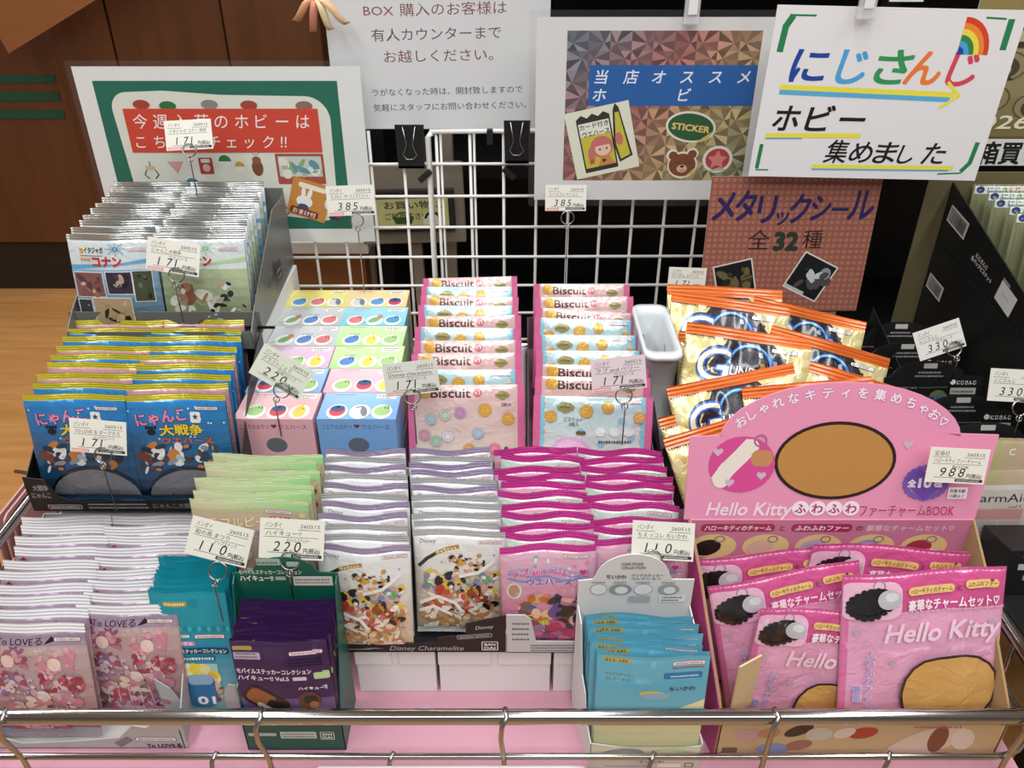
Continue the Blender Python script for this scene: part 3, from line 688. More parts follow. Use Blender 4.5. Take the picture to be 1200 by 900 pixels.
def art_recommend(W, H):
    a = Art(W, H); a.rect(0, 0, W, H, '#dcdcda'); x0, y0, w, h = 38, 28, W - 70, H - 44; n, m = 9, 8; r = random.Random(1)
    def col(u, v, k):
        A, B, Cc, D = (np.array(lin(q)) for q in ('#6c727c', '#9a645c', '#a89468', '#6c7a60'))
        t = np.clip(u * 1.1 + (1 - v) * .75 - .12, 0, 2)
        c = A + (B - A) * min(t * 1.6, 1) if t < .65 else (B + (Cc - B) * min((t - .65) * 1.8, 1) if t < 1.25 else Cc + (D - Cc) * min((t - 1.25) * 1.6, 1))
        return tuple(np.clip(c * k, 0, 1)[:3]) + (1,)
    ks = (1.45, .55, .9, .4, 1.15, .7, 1.7, .62)
    for i in range(n):
        for j in range(m):
            cx, cy = x0 + w * (i + .5) / n, y0 + h * (j + .5) / m; p = [(cx - w / n / 2, cy - h / m / 2), (cx, cy - h / m / 2), (cx + w / n / 2, cy - h / m / 2), (cx + w / n / 2, cy), (cx + w / n / 2, cy + h / m / 2), (cx, cy + h / m / 2), (cx - w / n / 2, cy + h / m / 2), (cx - w / n / 2, cy)]
            o = (cx + w / n * .22 * (-1) ** (i + j), cy + h / m * .12 * (-1) ** j)
            a.n = 1
            for k in range(8):
                a._put(np.array([[o, p[k], p[(k + 1) % 8]]], float), col(i / n, j / m, ks[(k * 3 + i * 2 + j * 5) % 8])); a.n = 1
    a.n = 6
    a.rect(x0 + 29, y0 + h - 94, w - 29, 52, '#1f5ea6')
    for i, ch in enumerate('当店オススメの'): a.text(ch, x0 + 36 + 36 * i, y0 + h - 64, 19, '#e6f0fa', bold=.02, slant=.16)
    for i, ch in enumerate('ホビー'): a.text(ch, x0 + 34 + 109 * i, y0 + h - 87, 19, '#e6f0fa', bold=.02, slant=.16)
    # wafer sticker
    a.rot(x0 + 52, y0 + 56, 13); a.rect(-44, -46, 84, 92, '#e3e6d0')
    zig = lambda x, y, n_, s, d: [(x + s * i, y + (d if i % 2 else 0)) for i in range(n_)]
    a.poly([(-31, -40), (13, -40)] + [(13, 28)] + zig(13, 34, 7, -7.3, 5) + [(-31, 28)], '#2c2c28'); a.rect(-29, -34, 40, 62, '#c9c040'); a.rect(-29, 10, 40, 18, '#e9e9dc')
    a.text('カード付き', -28, 20, 8, '#2c2c28', w=38, bold=.03); a.text('ウエハース', -26, 9.5, 8.5, '#2c2c28', w=36, bold=.04)
    a.ell(-4, -8, 15, 15, '#c9706a'); a.ell(-19, -17, 4.5, 11, '#c9706a'); a.ell(-3, -11, 10.5, 9.5, '#e8c9ae'); a.ell(-7, -11, 1.2, 1.6, '#2a2422'); a.ell(2, -11, 1.2, 1.6, '#2a2422'); a.poly([(-14, -6), (10, -6), (4, 2), (-8, 2)], '#c9706a'); a.poly([(-13, -34), (-6, -20), (3, -20), (10, -34)], '#c98a4a'); a.poly([(-6, -24), (0, -27), (6, -24), (6, -30), (0, -27), (-6, -30)], '#2c2422'); a.star(-20, -26, 5, '#a8543c')
    a.poly([(16, -34), (34, -28), (26, 40), (22, 46), (18, 38), (12, -8)], '#2c2c28'); a.poly([(18, -30), (31, -26), (25, 34), (20, 34), (15, -8)], '#c9c040'); a.ell(20, -2, 5, 9, '#c9706a'); a.end()
    # three peeled stickers
    X, Y = x0 + 164, y0 + 74
    a.ell(X, Y, 33, 21, '#e6e2cc', -8, 26); a.ell(X, Y, 30, 18, '#1f5a34', -8, 26); a.text('STICKER', X - 25, Y - 2, 12, '#e6c87a', w=50, bold=.05, rot=-7, out=('#7a5c22', .04)); a.poly([(X + 8, Y - 21), (X + 32, Y - 4), (X + 22, Y - 18)], '#d8b45c')
    X, Y = x0 + 158, y0 + 22
    a.ell(X, Y, 20, 19, '#e9e0cc'); a.ell(X - 14, Y + 14, 8, 8, '#e9e0cc'); a.ell(X + 12, Y + 16, 8, 8, '#e9e0cc'); a.ell(X - 13, Y + 13, 6, 6, '#7c4428'); a.ell(X + 12, Y + 15, 6, 6, '#7c4428'); a.ell(X, Y, 18, 16, '#7c4428'); a.ell(X, Y - 5, 7, 5.5, '#d8b48c'); a.ell(X, Y - 2, 2.4, 1.8, '#221814'); a.ring(X - 7, Y + 2, 2.6, 2, .8, '#221814', a0=0, a1=180, n=8); a.ring(X + 7, Y + 2, 2.6, 2, .8, '#221814', a0=0, a1=180, n=8); a.ring(X, Y - 6, 2.6, 2, .7, '#221814', a0=190, a1=350, n=8); a.poly([(X + 4, Y - 17), (X + 19, Y - 2), (X + 15, Y - 12)], '#d8b45c')
    X, Y = x0 + 204, y0 + 30
    a.ell(X, Y, 20, 19, '#e4e4d8'); a.ell(X, Y, 16, 15, '#b83c40'); a.star(X, Y - 1, 14, '#d8867c', .5); a.poly([(X - 12, Y - 17), (X + 14, Y - 15), (X + 4, Y - 11)], '#b9b49a')
    return a

def art_handwritten(W, H):
    a = Art(W, H); a.rect(0, 0, W, H, '#e6e7e8'); g = '#26824e'
    a.line([(12, H - 52), (14, H - 24), (20, H - 13)], 8, g); a.line([(18, H - 11), (48, H - 11)], 2.4, g)
    a.line([(W - 48, H - 9), (W - 24, H - 10)], 2.4, g); a.line([(W - 17, H - 12), (W - 17, H - 44)], 8, g)
    a.line([(W - 12, 50), (W - 14, 24), (W - 22, 13)], 6, g); a.line([(W - 22, 10), (W - 52, 8)], 2.2, g); a.line([(10, 42), (9, 12)], 5, g); a.line([(8, 9), (24, 9)], 2, g)
    for ch, x, c in (('に', 28, '#24479e'), ('じ', 86, '#52a6dc'), ('さ', 132, '#3a9a5e'), ('ん', 172, '#ee8038'), ('じ', 224, '#d8485e')):
        a.text(ch, x, H - 87, 48, c, w=44 if ch != 'じ' else 36, bold=.035, slant=.12)
    a.line([(22, H - 96), (W - 62, H - 101)], 7, '#ece24a'); a.line([(22, H - 102), (W - 66, H - 107)], 6, '#5ab0dc'); a.line([(W - 72, H - 86), (W - 54, H - 102), (W - 74, H - 117)], 4, '#ece24a')
    cx, cy = W - 72, H - 52
    for q, c in ((38, '#d8442c'), (32, '#ee8a34'), (26, '#f0dc48'), (20, '#2f8a4c'), (14, '#4aa4dc'), (8, '#24479e')): a.poly([(cx, cy)] + arc(cx, cy, q, 0, 90, 8, q * 1.15), c)
    for i, ch in enumerate('ホビー'): a.text(ch, 18 + 42 * i, H - 149, 38, '#1c1c1c', w=33, bold=.03, slant=.14)
    a.line([(14, H - 157), (134, H - 155)], 6, '#ece24a'); a.line([(14, H - 161), (60, H - 160)], 2, '#5ab0dc')
    for i, ch in enumerate('集めました'): a.text(ch, 94 + 32 * i, 23, 33 - (i == 3) * 4, '#1c1c1c', w=29 if i != 3 else 20, bold=.018, slant=.16)
    a.line([(82, 15), (W - 36, 17)], 5.5, '#ece24a'); a.line([(82, 11.5), (W - 40, 13)], 2, '#5ab0dc')
    return a

def art_metallic(W, H):
    a = Art(W, H); a.rect(0, 0, W, H, '#a06a58')
    a.n = 1
    for k in range(0, int(W) + 8, 8): a.rect(k, 0, 3.4, H, '#955e4e'); a.n = 1
    a.n = 2
    for k in range(0, int(H) + 8, 8): a.rect(0, k, W, 3, '#93594a'); a.n = 2
    a.n = 3
    for k in range(0, int(W) + 8, 8):
        for j in range(0, int(H) + 8, 8): a.rect(k + 3.6, j + 3.2, 4.2, 4.6, '#a97362'); a.n = 3
    a.n = 5
    for i, ch in enumerate('メタリックシール'):
        s_ = (46, 46, 44, 26, 44, 40, 34, 48)[i]; x = (5, 34, 64, 90, 106, 134, 162, 184)[i]
        a.text(ch, x, H - 56 + (0, 0, -3, -6, -3, 0, 0, 1)[i], s_, '#2c2458', w=(29, 27, 24, 17, 27, 26, 22, 33)[i], bold=.04, slant=.06)
    a.text('全', 58, H - 96, 30, '#241c1c', bold=.01); a.text('32', 92, H - 98, 34, '#26382c', w=34, bold=.07); a.text('種', 131, H - 94, 28, '#241c1c', bold=.01)
    for (x, y, an, sd) in ((46, H - 138, 14, 1), (152, H - 132, -26, 2)):
        a.rot(x, y, an); a.rect(-27, -33, 54, 56, '#d8d4cc'); a.rect(-25, -31, 50, 52, '#16161a')
        a.blobs(-20, -22, 40, 34, ['#3c3428', '#5a4a20', '#26262c', '#6c6240'] if sd == 1 else ['#3c4454', '#8c929c', '#262c3c', '#c4c8cc', '#4c4c46'], 16, sd, .08, .28); a.rect(-25, -31, 30, 4, '#b9bcb8'); a.end()
    return a

def art_gold(W, H):
    a = Art(W, H); fade(a, 0, 0, W, H, '#7c7048', '#a8a078', 6)
    a.rect(0, H - 12, W, 12, '#8f8250'); a.rect(0, 0, W, 8, '#6c6038')
    for (x, y) in ((46, H - 40), (38, H - 82), (30, H - 124), (90, H - 50), (84, H - 92), (78, H - 134)):
        a.ell(x, y, 22, 20, '#5c5434'); a.ell(x, y, 20, 18, '#8f8560'); a.ell(x, y - 2, 14, 14, '#4a4230'); a.ell(x, y - 5, 7, 8, '#b9ae88'); a.poly([(x - 12, y - 18), (x - 6, y - 11), (x + 6, y - 11), (x + 12, y - 18)], '#3c3626')
    a.text('2026', 14, 18, 26, '#e9e2c0', w=62, bold=.02, slant=.12, out=('#6c6038', .03)); a.scrib(6, 3, 90, 3, '#3c3620', seed=4)
    return a

def art_aisle_sign(W, H):
    a = Art(W, H); a.rect(0, 0, W, H, '#c9c98a'); a.rect(0, H - 5, W, 5, '#54523c')
    a.text('お買い物に', 22, H - 24, 17, '#23241c', w=W - 34, bold=.02, slant=-.12); a.text('ご利用下さい', 22, H - 46, 15, '#23241c', w=88, bold=.02, slant=-.12)
    a.poly([(42, 10), (74, 10), (80, 24), (36, 24)], '#3c5a30'); a.ring(58, 24, 16, 10, 2.5, '#3c5a30', a0=0, a1=180); a.rr(98, 8, 38, 20, 3, '#e4e4d4'); a.ring(117, 20, 14, 12, 5, '#2c2c24', a0=0, a1=180)
    return a

# ------------------------------------------------------------------ the large setting
def ray_y(u, v, Y):
    """world x, z of a photograph pixel on the vertical plane y = Y (used only to read positions off the photograph)"""
    a = PITCH + math.atan((v - 450) / 970); dr = Y * math.tan(a); d = Y * math.cos(PITCH) + dr * math.sin(PITCH)
    return (u - 600) / 970 * d, EYE - dr
def ray_z(u, v, z):
    a = PITCH + math.atan((v - 450) / 970); dr = EYE - z; Y = dr / math.tan(a); d = Y * math.cos(PITCH) + dr * math.sin(PITCH)
    return (u - 600) / 970 * d, Y

FZ = -0.65
FLOORM = wood_mat('pale_floor_wood', '#bf8548', '#d29c60', (1.5, 14, 1), 0.4, 2.2)
DARKWOOD = wood_mat('brown_veneer', '#563015', '#653b1b', (7, 1, 0.7), 0.45, 2.5)
MIDWOOD = wood_mat('mid_brown_veneer', '#84522a', '#905c30', (1, 1, 7), 0.45, 2.5)
tag(G().box(-5, 3.5, -1.5, 6, FZ - .04, FZ).obj('floor', FLOORM), kind='structure')
tag(G().box(-5, 4, -3.0, 4.6, 2.15, 2.2).obj('ceiling', mat('ceiling_white', '#cfcfca', .8)), kind='structure')
tag(G().box(-5, 4, -3.1, -3.0, FZ, 2.2).obj('wall_front', mat('shop_wall', '#a3a29e', .8)), kind='structure')
wall = tag(G().box(-5, 4, 4.6, 4.7, FZ, 2.3).obj('wall_back', mat('dark_wall', '#3a2a20', 0.7)), kind='structure')

c = root('wooden_counter', (-1.9, 3.07, FZ), (0, 0, 0), 'brown veneered wooden counter with green stripes and dark kickboard on the floor', 'counter')
for x0, x1, dy in ((-3.2, -1.60, .03), (-1.595, -1.39, 0), (-1.385, -.995, .004), (-.99, -.66, 0)):
    G().box(x0 + 1.9, x1 + 1.9, dy, .5, .21, 1.9, .004).obj('panel', DARKWOOD, c)
G().box(-1.3, 1.22, .05, .5, 0, .21).obj('kickboard', mat('dark_kick', '#231710', 0.6), c)
GREEN = mat('green_stripe_paint', '#0e4a34', 0.5)
for v0, v1, u in ((88, 97, 64), (108, 118, 69), (129, 139, 75)):
    (xa, za), (xb, zb) = ray_y(u, v0, 3.1), ray_y(u + 2, v1, 3.1)
    G().slab([(-3.1 + 1.9, za - FZ), (xa + 1.9, za - FZ), (xb + 1.9, zb - FZ), (-3.1 + 1.9, zb - FZ)], .004, at=.026).obj('stripe', GREEN, c)
pts = [ray_y(u, v, 2.9) for u, v in ((-140, -60), (220, -60), (112, 0), (10, 63), (-30, -10))]
b = root('wooden_board', (pts[3][0], 2.9, pts[3][1]), (0, 0, 0), 'lighter brown wooden board jutting over the striped counter', 'board')
G().slab([(x - pts[3][0], z - pts[3][1]) for x, z in pts], .02).obj('board', MIDWOOD, b)
G().box(-.9, -.2, .02, .17, .1, .9).obj('support', DARKWOOD, b)

# dark shelving unit behind the wire grid
BLK = mat('black_laminate', '#0b0b0c', 0.55, spec=0.3)
cab = root('black_shelving', (0.65, 1.62, FZ), (0, 0, 0), 'tall black shelving unit behind the white wire grid', 'shelving')
G().box(-.93, 1.2, .34, .36, 0, 1.75).obj('back_panel', BLK, cab)
G().box(-.93, -.90, 0, .34, 0, 1.75).obj('side_panel', BLK, cab); G().box(1.18, 1.2, 0, .34, 0, 1.75).obj('side_panel', BLK, cab)
for z in (.55, .93, 1.30, 1.62): G().box(-.90, 1.18, .02, .34, z, z + .02).obj('shelf', BLK, cab)
G().box(.02, .045, 0, .02, 0, 1.75).obj('post', mat('dark_grey_post', '#2c2b29', 0.4, 0.5), cab); G().box(.30, .315, .0, .02, 0, 1.75).obj('post', MATS['dark_grey_post'], cab)
G().box(-.90, 1.18, -.003, .0, 1.50, 1.512).obj('edge_strip', mat('grey_metal', '#7c7c7a', 0.3, 0.8), cab)
BEIGE = mat('beige_frame', '#8d8474', 0.5)
for u0, u1 in ((424, 443), (525, 537)):
    xa, xb = ray_y(u0, 330, 1.6)[0], ray_y(u1, 330, 1.6)[0]
    o = root('beige_post', ((xa + xb) / 2, 1.58, FZ), (0, 0, 0), 'beige upright post %s the yellow notice behind the grid' % ('just left of' if u0 < 500 else 'just right of'), 'post')
    G().box(-(xb - xa) / 2, (xb - xa) / 2, -.01, .02, 0, 1.25, .002).obj('post', BEIGE, o)

cr = root('wooden_crate', (-.42, 1.52, FZ), (0, 0, 0), 'brown wooden crate with a white top edge behind the grid', 'crate')
CW = wood_mat('crate_wood', '#74451f', '#865428', (1, 1, 6), .5, 3)
for k in range(5): G().box(-.25, .13, 0, .02, .10 + .145 * k, .10 + .145 * k + .14, .002).obj('board', CW, cr)
G().box(-.25, -.23, .02, .3, 0, .82).obj('side', CW, cr); G().box(.11, .13, .02, .3, 0, .82).obj('side', CW, cr)
G().box(-.26, .14, -.006, .3, .82, .845, .002).obj('top_edge', mat('offwhite_edge', '#cfcdc2', .5), cr)
G().box(-.25, .13, .03, .3, 0, .10).obj('base', BLK, cr)

# ------------------------------------------------------------------ the wire basket wagon
DECK = 0.0
w = root('wire_basket_wagon', (-.045, .885, FZ), (0, 0, 0), 'chrome wire basket wagon with a pink liner carrying the boxes of sweets', 'wagon')
def W(x, y, z): return (x + .045, y - .885, z - FZ)
X0, X1, Y0, Y1, R = -.635, .545, .52, 1.27, .055
def loop(z, inset=0.0):
    a0, a1, b0, b1 = X0 + inset, X1 - inset, Y0 + inset, Y1 - inset; r = R
    p = arc(a0 + r, b0 + r, r, 180, 270, 6) + arc(a1 - r, b0 + r, r, 270, 360, 6) + arc(a1 - r, b1 - r, r, 0, 90, 6) + arc(a0 + r, b1 - r, r, 90, 180, 6)
    return [W(x, y, z) for x, y in p]
G().tube(loop(.10), .0078, 12, True).obj('top_rail', CHROME, w, smooth=True)
G().tube(loop(.037), .0034, 8, True).obj('wire', CHROME, w, smooth=True)
G().tube(loop(-.03), .0034, 8, True).obj('wire', CHROME, w, smooth=True)
for x in (-.495, -.246, -.008, .255, .50):
    G().tube([W(x + .001, Y0 + .004, .108), W(x + .003, Y0 - .006, .107), W(x - .002, Y0 - .0115, .098), W(x - .003, Y0 - .0115, .08), W(x, Y0 - .0035, .037), W(x, Y0 - .002, -.03)], .0027, 7).obj('wire', WIREM, w, smooth=True)
for x in (-.30, -.12, .145, .385):
    G().tube([W(x, Y0 + .003, .041), W(x - .004, Y0 - .005, .036), W(x - .009, Y0 - .006, .0), W(x - .010, Y0 - .004, -.03)], .0024, 7).obj('wire', WIREM, w, smooth=True)
for y in (.62, .76, .90, 1.04, 1.18):
    for x in (X0, X1):
        G().tube([W(x, y, .104), W(x + (.004 if x > 0 else -.004), y, .05), W(x, y, -.03)], .0026, 6).obj('wire', WIREM, w, smooth=True)
PINKL = mat('pink_liner_sheet', '#cc96a8', .55, mottle=(12, .06))
G().box(X0 + .012, X1 - .012, Y0 + .012, Y1 - .012, -.008, 0).slab([], 0) if False else None
gl = G(); gl.box(X0 + .012, X1 - .012, Y0 + .012, Y1 - .012, -.006, 0); gl.v = [W(*p) for p in gl.v]
gl.obj('liner', PINKL, w)
gb = G().box(X0 + .02, X1 - .02, Y0 + .02, Y1 - .02, -.03, -.007); gb.v = [W(*p) for p in gb.v]; gb.obj('deck', mat('grey_deck', '#8c8a88', .5), w)
for x in (X0 + .03, X1 - .03):
    for y in (Y0 + .03, Y1 - .03): G().tube([W(x, y, -.03), W(x, y, FZ + .02)], .014, 10).obj('leg', CHROME, w, smooth=True)
wf = G().tube([(-.26, 0, -.02), (-.26, 0, -.008)] + [(-.252, 0, 0)] + [(.0, 0, 0.001), (.012, 0, 0.0)] + [(.02, 0, -.006), (.022, 0, -.03)], .0036, 8)
o = wf.obj('white_wire_frame', mat('white_coated_wire', '#dadad8', .35), None, (.058, .5085, .032), smooth=True)
tag(o, 'white coated wire hoop on the lower front of the basket', 'wire frame')

# ------------------------------------------------------------------ white wire grid standing behind
GM = mat('white_grid_paint', '#ecece8', .4)
g = root('wire_grid', (0, 1.275, FZ), (0, 0, 0), 'white wire grid panel standing behind the boxes of sweets', 'wire grid')
def gz(z): return z - FZ
P = .0515
for i in range(-12, 9):
    x = .0385 + P * i
    if x > .40: break
    G().tube([(x, 0, gz(-.02)), (x, 0, gz(.470))], .0024, 6).obj('wire', GM, g, smooth=True)
for i in (-3, -2):
    G().tube([(.0385 + P * i + .0062 * (1 if i == -2 else 1), .004, gz(-.02)), (.0385 + P * i + .0062, .004, gz(.466))], .0019, 6).obj('wire', GM, g, smooth=True)
for k in range(11):
    z = .470 - P * k
    xa = -.125 if k == 0 else -.60
    G().tube([(xa, -.003, gz(z)), (.40, -.003, gz(z + .004))], .0024 if k else .0036, 6).obj('wire', GM, g, smooth=True)
G().tube([(-.128, -.004, gz(FZ)), (-.128, -.004, gz(.462)), (-.122, -.004, gz(.468))], .0045, 8).obj('upright', GM, g, smooth=True)
G().tube([(.405, -.002, gz(FZ)), (.405, -.002, gz(.47))], .0045, 8).obj('upright', GM, g, smooth=True)
G().tube([(-.602, -.002, gz(FZ)), (-.602, -.002, gz(.47))], .0045, 8).obj('upright', GM, g, smooth=True)
RUB = mat('black_rubber', '#161616', .5)
for u, v, an in ((498, 207, 40), (597, 204, -40), (574, 161, 90)):
    x, z = ray_y(u, v, 1.26)
    G().box(-.012, .012, -.004, .004, -.0045, .0045, .0015).obj('joint_clip', RUB, g, (x, -.012, gz(z)), (0, -math.radians(an), 0))

# ------------------------------------------------------------------ helpers for cards, tags, posters
def card_slab(W_, H_, t, m, name='card', r=0.0):
    pts = [(-W_ / 2, 0), (W_ / 2, 0), (W_ / 2, H_), (-W_ / 2, H_)]
    if r: pts = arc(-W_ / 2 + r, r, r, 180, 270, 3) + arc(W_ / 2 - r, r, r, 270, 360, 3) + arc(W_ / 2 - r, H_ - r, r, 0, 90, 3) + arc(-W_ / 2 + r, H_ - r, r, 90, 180, 3)
    return G().slab(pts, t).mesh(name, m)
def rotm(lean, roll, yaw=0):
    return (Matrix.Rotation(math.radians(yaw), 3, 'Z') @ Matrix.Rotation(-math.radians(lean), 3, 'X') @ Matrix.Rotation(-math.radians(roll), 3, 'Y'))
def place_top(k, name, top, H, lean, roll, label, cat, group=None, yaw=0, scale=1.0):
    M = rotm(lean, roll, yaw); p = Vector(top) - M @ Vector((0, 0, H * scale))
    o = place(k, name, tuple(p), tuple(M.to_euler()), label, cat, group)
    o.scale = (scale,) * 3
    return o
def poster(name, art, quadpix, Y, label, cat='poster', lam=0.0, roll=0.0, lean=0.0, m=INK_PAPER, t=.0006):
    """art printed at 1 mm per art unit scaled to the width read from the photograph"""
    (xa, za), (xb, zb) = [ray_y(u, v, Y) for u, v in quadpix]       # top-left, bottom-right
    Wd, Hd = xb - xa, za - zb
    M = rotm(lean, roll); o = root(name, ((xa + xb) / 2, Y, zb), tuple(M.to_euler()), label, cat)
    link('sheet', card_slab(Wd, Hd, t, WHITECARD, 'sheet'), o)
    pm = print_mesh('print', art, m, None, .15, .012)
    pr = link('print', pm, o); pr.scale = (Wd / (art.W / 1000), 1, Hd / (art.H / 1000))
    if lam:
        l = link('clear_sleeve', G().slab(arc(-Wd / 2 - lam + .004, -lam + .004, .004, 180, 270, 3) + arc(Wd / 2 + lam - .004, -lam + .004, .004, 270, 360, 3) + arc(Wd / 2 + lam - .004, Hd + lam - .004, .004, 0, 90, 3) + arc(-Wd / 2 - lam + .004, Hd + lam - .004, .004, 90, 180, 3), .0022, at=-.0016).mesh('clear_sleeve', CLEAR), o)
    return o

poster('arrivals_poster', art_arrivals(430, 272), ((83, 78), (440, 283)), 1.262, 'laminated green framed poster with a red banner and toy drawings, behind the top left box', lam=.008)
poster('notice_sheet', art_boxnotice(330, 275), ((372, -60), (642, 151)), 1.30, 'large white notice about buying whole boxes, clipped above the grid', 'notice', lam=0)
poster('recommendation_poster', art_recommend(310, 240), ((629, 20), (893, 234)), 1.20, 'laminated poster with a sparkling ground, blue banner and sticker drawings', lam=.009)
poster('handwritten_sign', art_handwritten(302, 212), ((907, 9), (1143, 209)), 1.085, 'white card hand-lettered in rainbow colours with green corner marks', 'sign', roll=-1.2, t=.002)
mp = poster('metallic_seal_poster', art_metallic(222, 186), ((837, 210), (1003, 364)), 1.10, 'brown checked poster with dark lettering standing behind the orange snack bags', lean=4)
G().box(-.09, .09, .004, .006, -.12, .02).obj('backing', KRAFT, mp)
gp = poster('gold_portrait_poster', art_gold(150, 182), ((1149, -1), (1290, 166)), 1.232, 'gold poster with round portraits and the year 2026', )
a = Art(150, 30); a.rect(0, 0, 150, 30, '#dcdcd6'); a.text('箱買い', 4, 4, 27, '#161616', w=78, bold=.05)
poster('handwritten_strip', a, ((1146, 163), (1285, 194)), 1.226, 'white paper strip with bold black handwriting below the gold poster', 'sign')
G().box(-.08, .08, .004, .007, -.40, .02).obj('backing', BLACKCARD, gp)
sg = poster('aisle_notice', art_aisle_sign(150, 66), ((437, 230), (527, 268)), 1.50, 'yellow notice with basket drawing in a dark frame behind the grid', 'notice', roll=1.5)
G().box(-.082, .082, .002, .012, -.008, .075, .002).obj('frame', mat('dark_frame', '#2b2822', .4), sg)
G().box(-.1, .1, .012, .03, -.035, .12, .003).obj('backboard', BEIGE, sg)
G().box(-.01, .01, .03, .05, -1.0, .1).obj('stand', BEIGE, sg)

# clips
BM = mat('binder_black', '#141414', .35)
def binder(u, v, w_, h_, lab):
    x, z = ray_y(u, v, 1.255)
    o = root('binder_clip', (x, 1.258, z), (0, 0, 0), lab, 'binder clip', 'black binder clips')
    G().slab([(-w_ / 2, 0), (w_ / 2, 0), (w_ / 2 - .002, -h_), (-w_ / 2 + .002, -h_)], .002).obj('jaw', BM, o)
    G().slab([(-w_ / 2 + .002, -h_), (w_ / 2 - .002, -h_), (w_ / 2 - .002, -h_ + .004), (-w_ / 2 + .002, -h_ + .004)], .014, at=.0).obj('spine', BM, o)
    G().tube([(-.010, -.003, -.002), (-.005, -.004, -.028), (-.008, -.005, -.036), (-.011, -.006, -.043), (-.006, -.006, -.050), (.004, -.006, -.050), (.010, -.006, -.043), (.006, -.005, -.036), (.004, -.004, -.028), (.009, -.003, -.002)], .0009, 6).obj('handle', WIREM, o, smooth=True)
binder(479, 147, .044, .066, 'black binder clip on the lower left of the box notice, over the grid')
binder(606, 142, .040, .064, 'black binder clip half behind the sparkling poster on the grid')
def clear_clip(u, v, Y, lab):
    x, z = ray_y(u, v, Y)
    o = root('clear_clip', (x, Y, z), (0, 0, 0), lab, 'clip')
    G().box(-.010, .010, 0, .010, -.018, .05, .002).obj('body', mat('clear_acrylic', '#e6eaea', .1, alpha=.45), o)
    G().box(-.006, .006, -.002, .0, -.006, .02, .001).obj('spring', mat('white_plastic', '#e8e8e6', .35), o)
clear_clip(812, 12, 1.185, 'clear plastic clip at the top of the sparkling poster'); clear_clip(1019, 4, 1.07, 'clear plastic clip at the top of the hand-lettered card')
for (x0_, x1_, Y_, nm_) in ((-.02, .50, 1.190, 'sparkling poster'), (.30, .66, 1.075, 'hand-lettered card')):
    o = root('hanging_rod', ((x0_ + x1_) / 2, Y_, .718), (0, 0, 0), 'thin metal rod carrying the clip of the %s' % nm_, 'rod')
    G().tube([(-(x1_ - x0_) / 2, .004, 0), ((x1_ - x0_) / 2, .004, 0)], .003, 8).obj('rod', WIREM, o, smooth=True)
    for sx_ in (-1, 1): G().tube([(sx_ * (x1_ - x0_) / 2, .004, 0), (sx_ * (x1_ - x0_) / 2, .004, .5), (sx_ * (x1_ - x0_) / 2, 1.62 - Y_, .5)], .003, 8).obj('arm', WIREM, o, smooth=True)
# small things on the dark shelf above
x, z = ray_y(1062, 2, 1.6); o = root('green_sticker_sign', (x, 1.6, z), (0, 0, 0), 'small green and white sign on the dark shelf above the hand-lettered card', 'sign')
a = Art(60, 30); a.rect(0, 0, 60, 30, '#e6e8e4'); a.rect(2, 3, 40, 25, '#2c8a50'); a.rect(6, 8, 30, 4, '#e6e8e4')
link('plate', card_slab(.06, .03, .002, WHITECARD, 'plate'), o); link('print', print_mesh('print', a, INK_PAPER), o)
# ribbon of curled paper strips
x, z = ray_y(374, -2, 1.275); rb = root('paper_ribbon', (x, 1.27, z), (0, 0, 0), 'curled orange and cream paper ribbon at the top corner of the box notice', 'ribbon')
for k, (dx, dz, cc) in enumerate(((-.035, -.022, '#d9a070'), (-.012, -.036, '#c9846a'), (.014, -.034, '#e0c9a0'), (.038, -.026, '#d9b48a'))):
    n = 10; v, f = [], []
    for i in range(n + 1):
        t = i / n; y = -.012 * math.sin(t * 3.0) - .002
        for s_ in (-1, 1): v.append((dx * t + s_ * .0055 * (1 - .2 * t), y + s_ * .002, dz * t + .006 * math.sin(t * 5) + s_ * .0015 * dx / .04))
    for i in range(n): f.append((2 * i, 2 * i + 1, 2 * i + 3, 2 * i + 2))
    o = link('strip', mesh('strip', v, f, mat('ribbon_%d' % k, cc, .35, bump=(200, .2)), True), rb)
    md = o.modifiers.new('thick', 'SOLIDIFY'); md.thickness = .0005

# ------------------------------------------------------------------ display boxes
def wall_box(name, x0, x1, y0, y1, z0, hf, hb, m, label, cat='box', side_poly=None, front_poly=None, shift=0.0, front_name='front_panel', mi=None, back=True, t=.0012):
    """open cardboard tray; shift moves the back edge sideways (racked box); side_poly (y, z) and front_poly (x, z) override the plain outlines"""
    cx = (x0 + x1) / 2; o = root(name, (cx, y0, z0), (0, 0, 0), label, cat); w2 = (x1 - x0) / 2; D = y1 - y0; mi = mi or m
    G().slab([(-w2, 0), (w2, 0), (w2 + shift, D), (-w2 + shift, D)], t, 'xy').obj('bottom', mi, o)
    fp = front_poly or [(-w2, 0), (w2, 0), (w2, hf), (-w2, hf)]
    G().slab(fp, t).obj(front_name, m, o)
    sp = side_poly or [(0, 0), (D, 0), (D, hb), (D * .55, hb), (0, hf)]
    for s_ in (-1, 1):
        q = G().slab(sp, t, 'yz', at=-t / 2); q.v = [(xx + s_ * w2 + shift * yy / D, yy, zz) for xx, yy, zz in q.v]; q.obj('side_panel', m, o)
    if back: G().slab([(-w2 + shift, 0), (w2 + shift, 0), (w2 + shift, hb), (-w2 + shift, hb)], t, at=D - t).obj('back_panel', mi, o)
    return o
def on_front(o, art, m=INK_GLOSS, dy=0.0, lean=0, z=0, x=0, name='print'):
    return link(name, print_mesh(name, art, m, None, .2, .02), o, (x, dy, z), (-math.radians(lean), 0, 0))

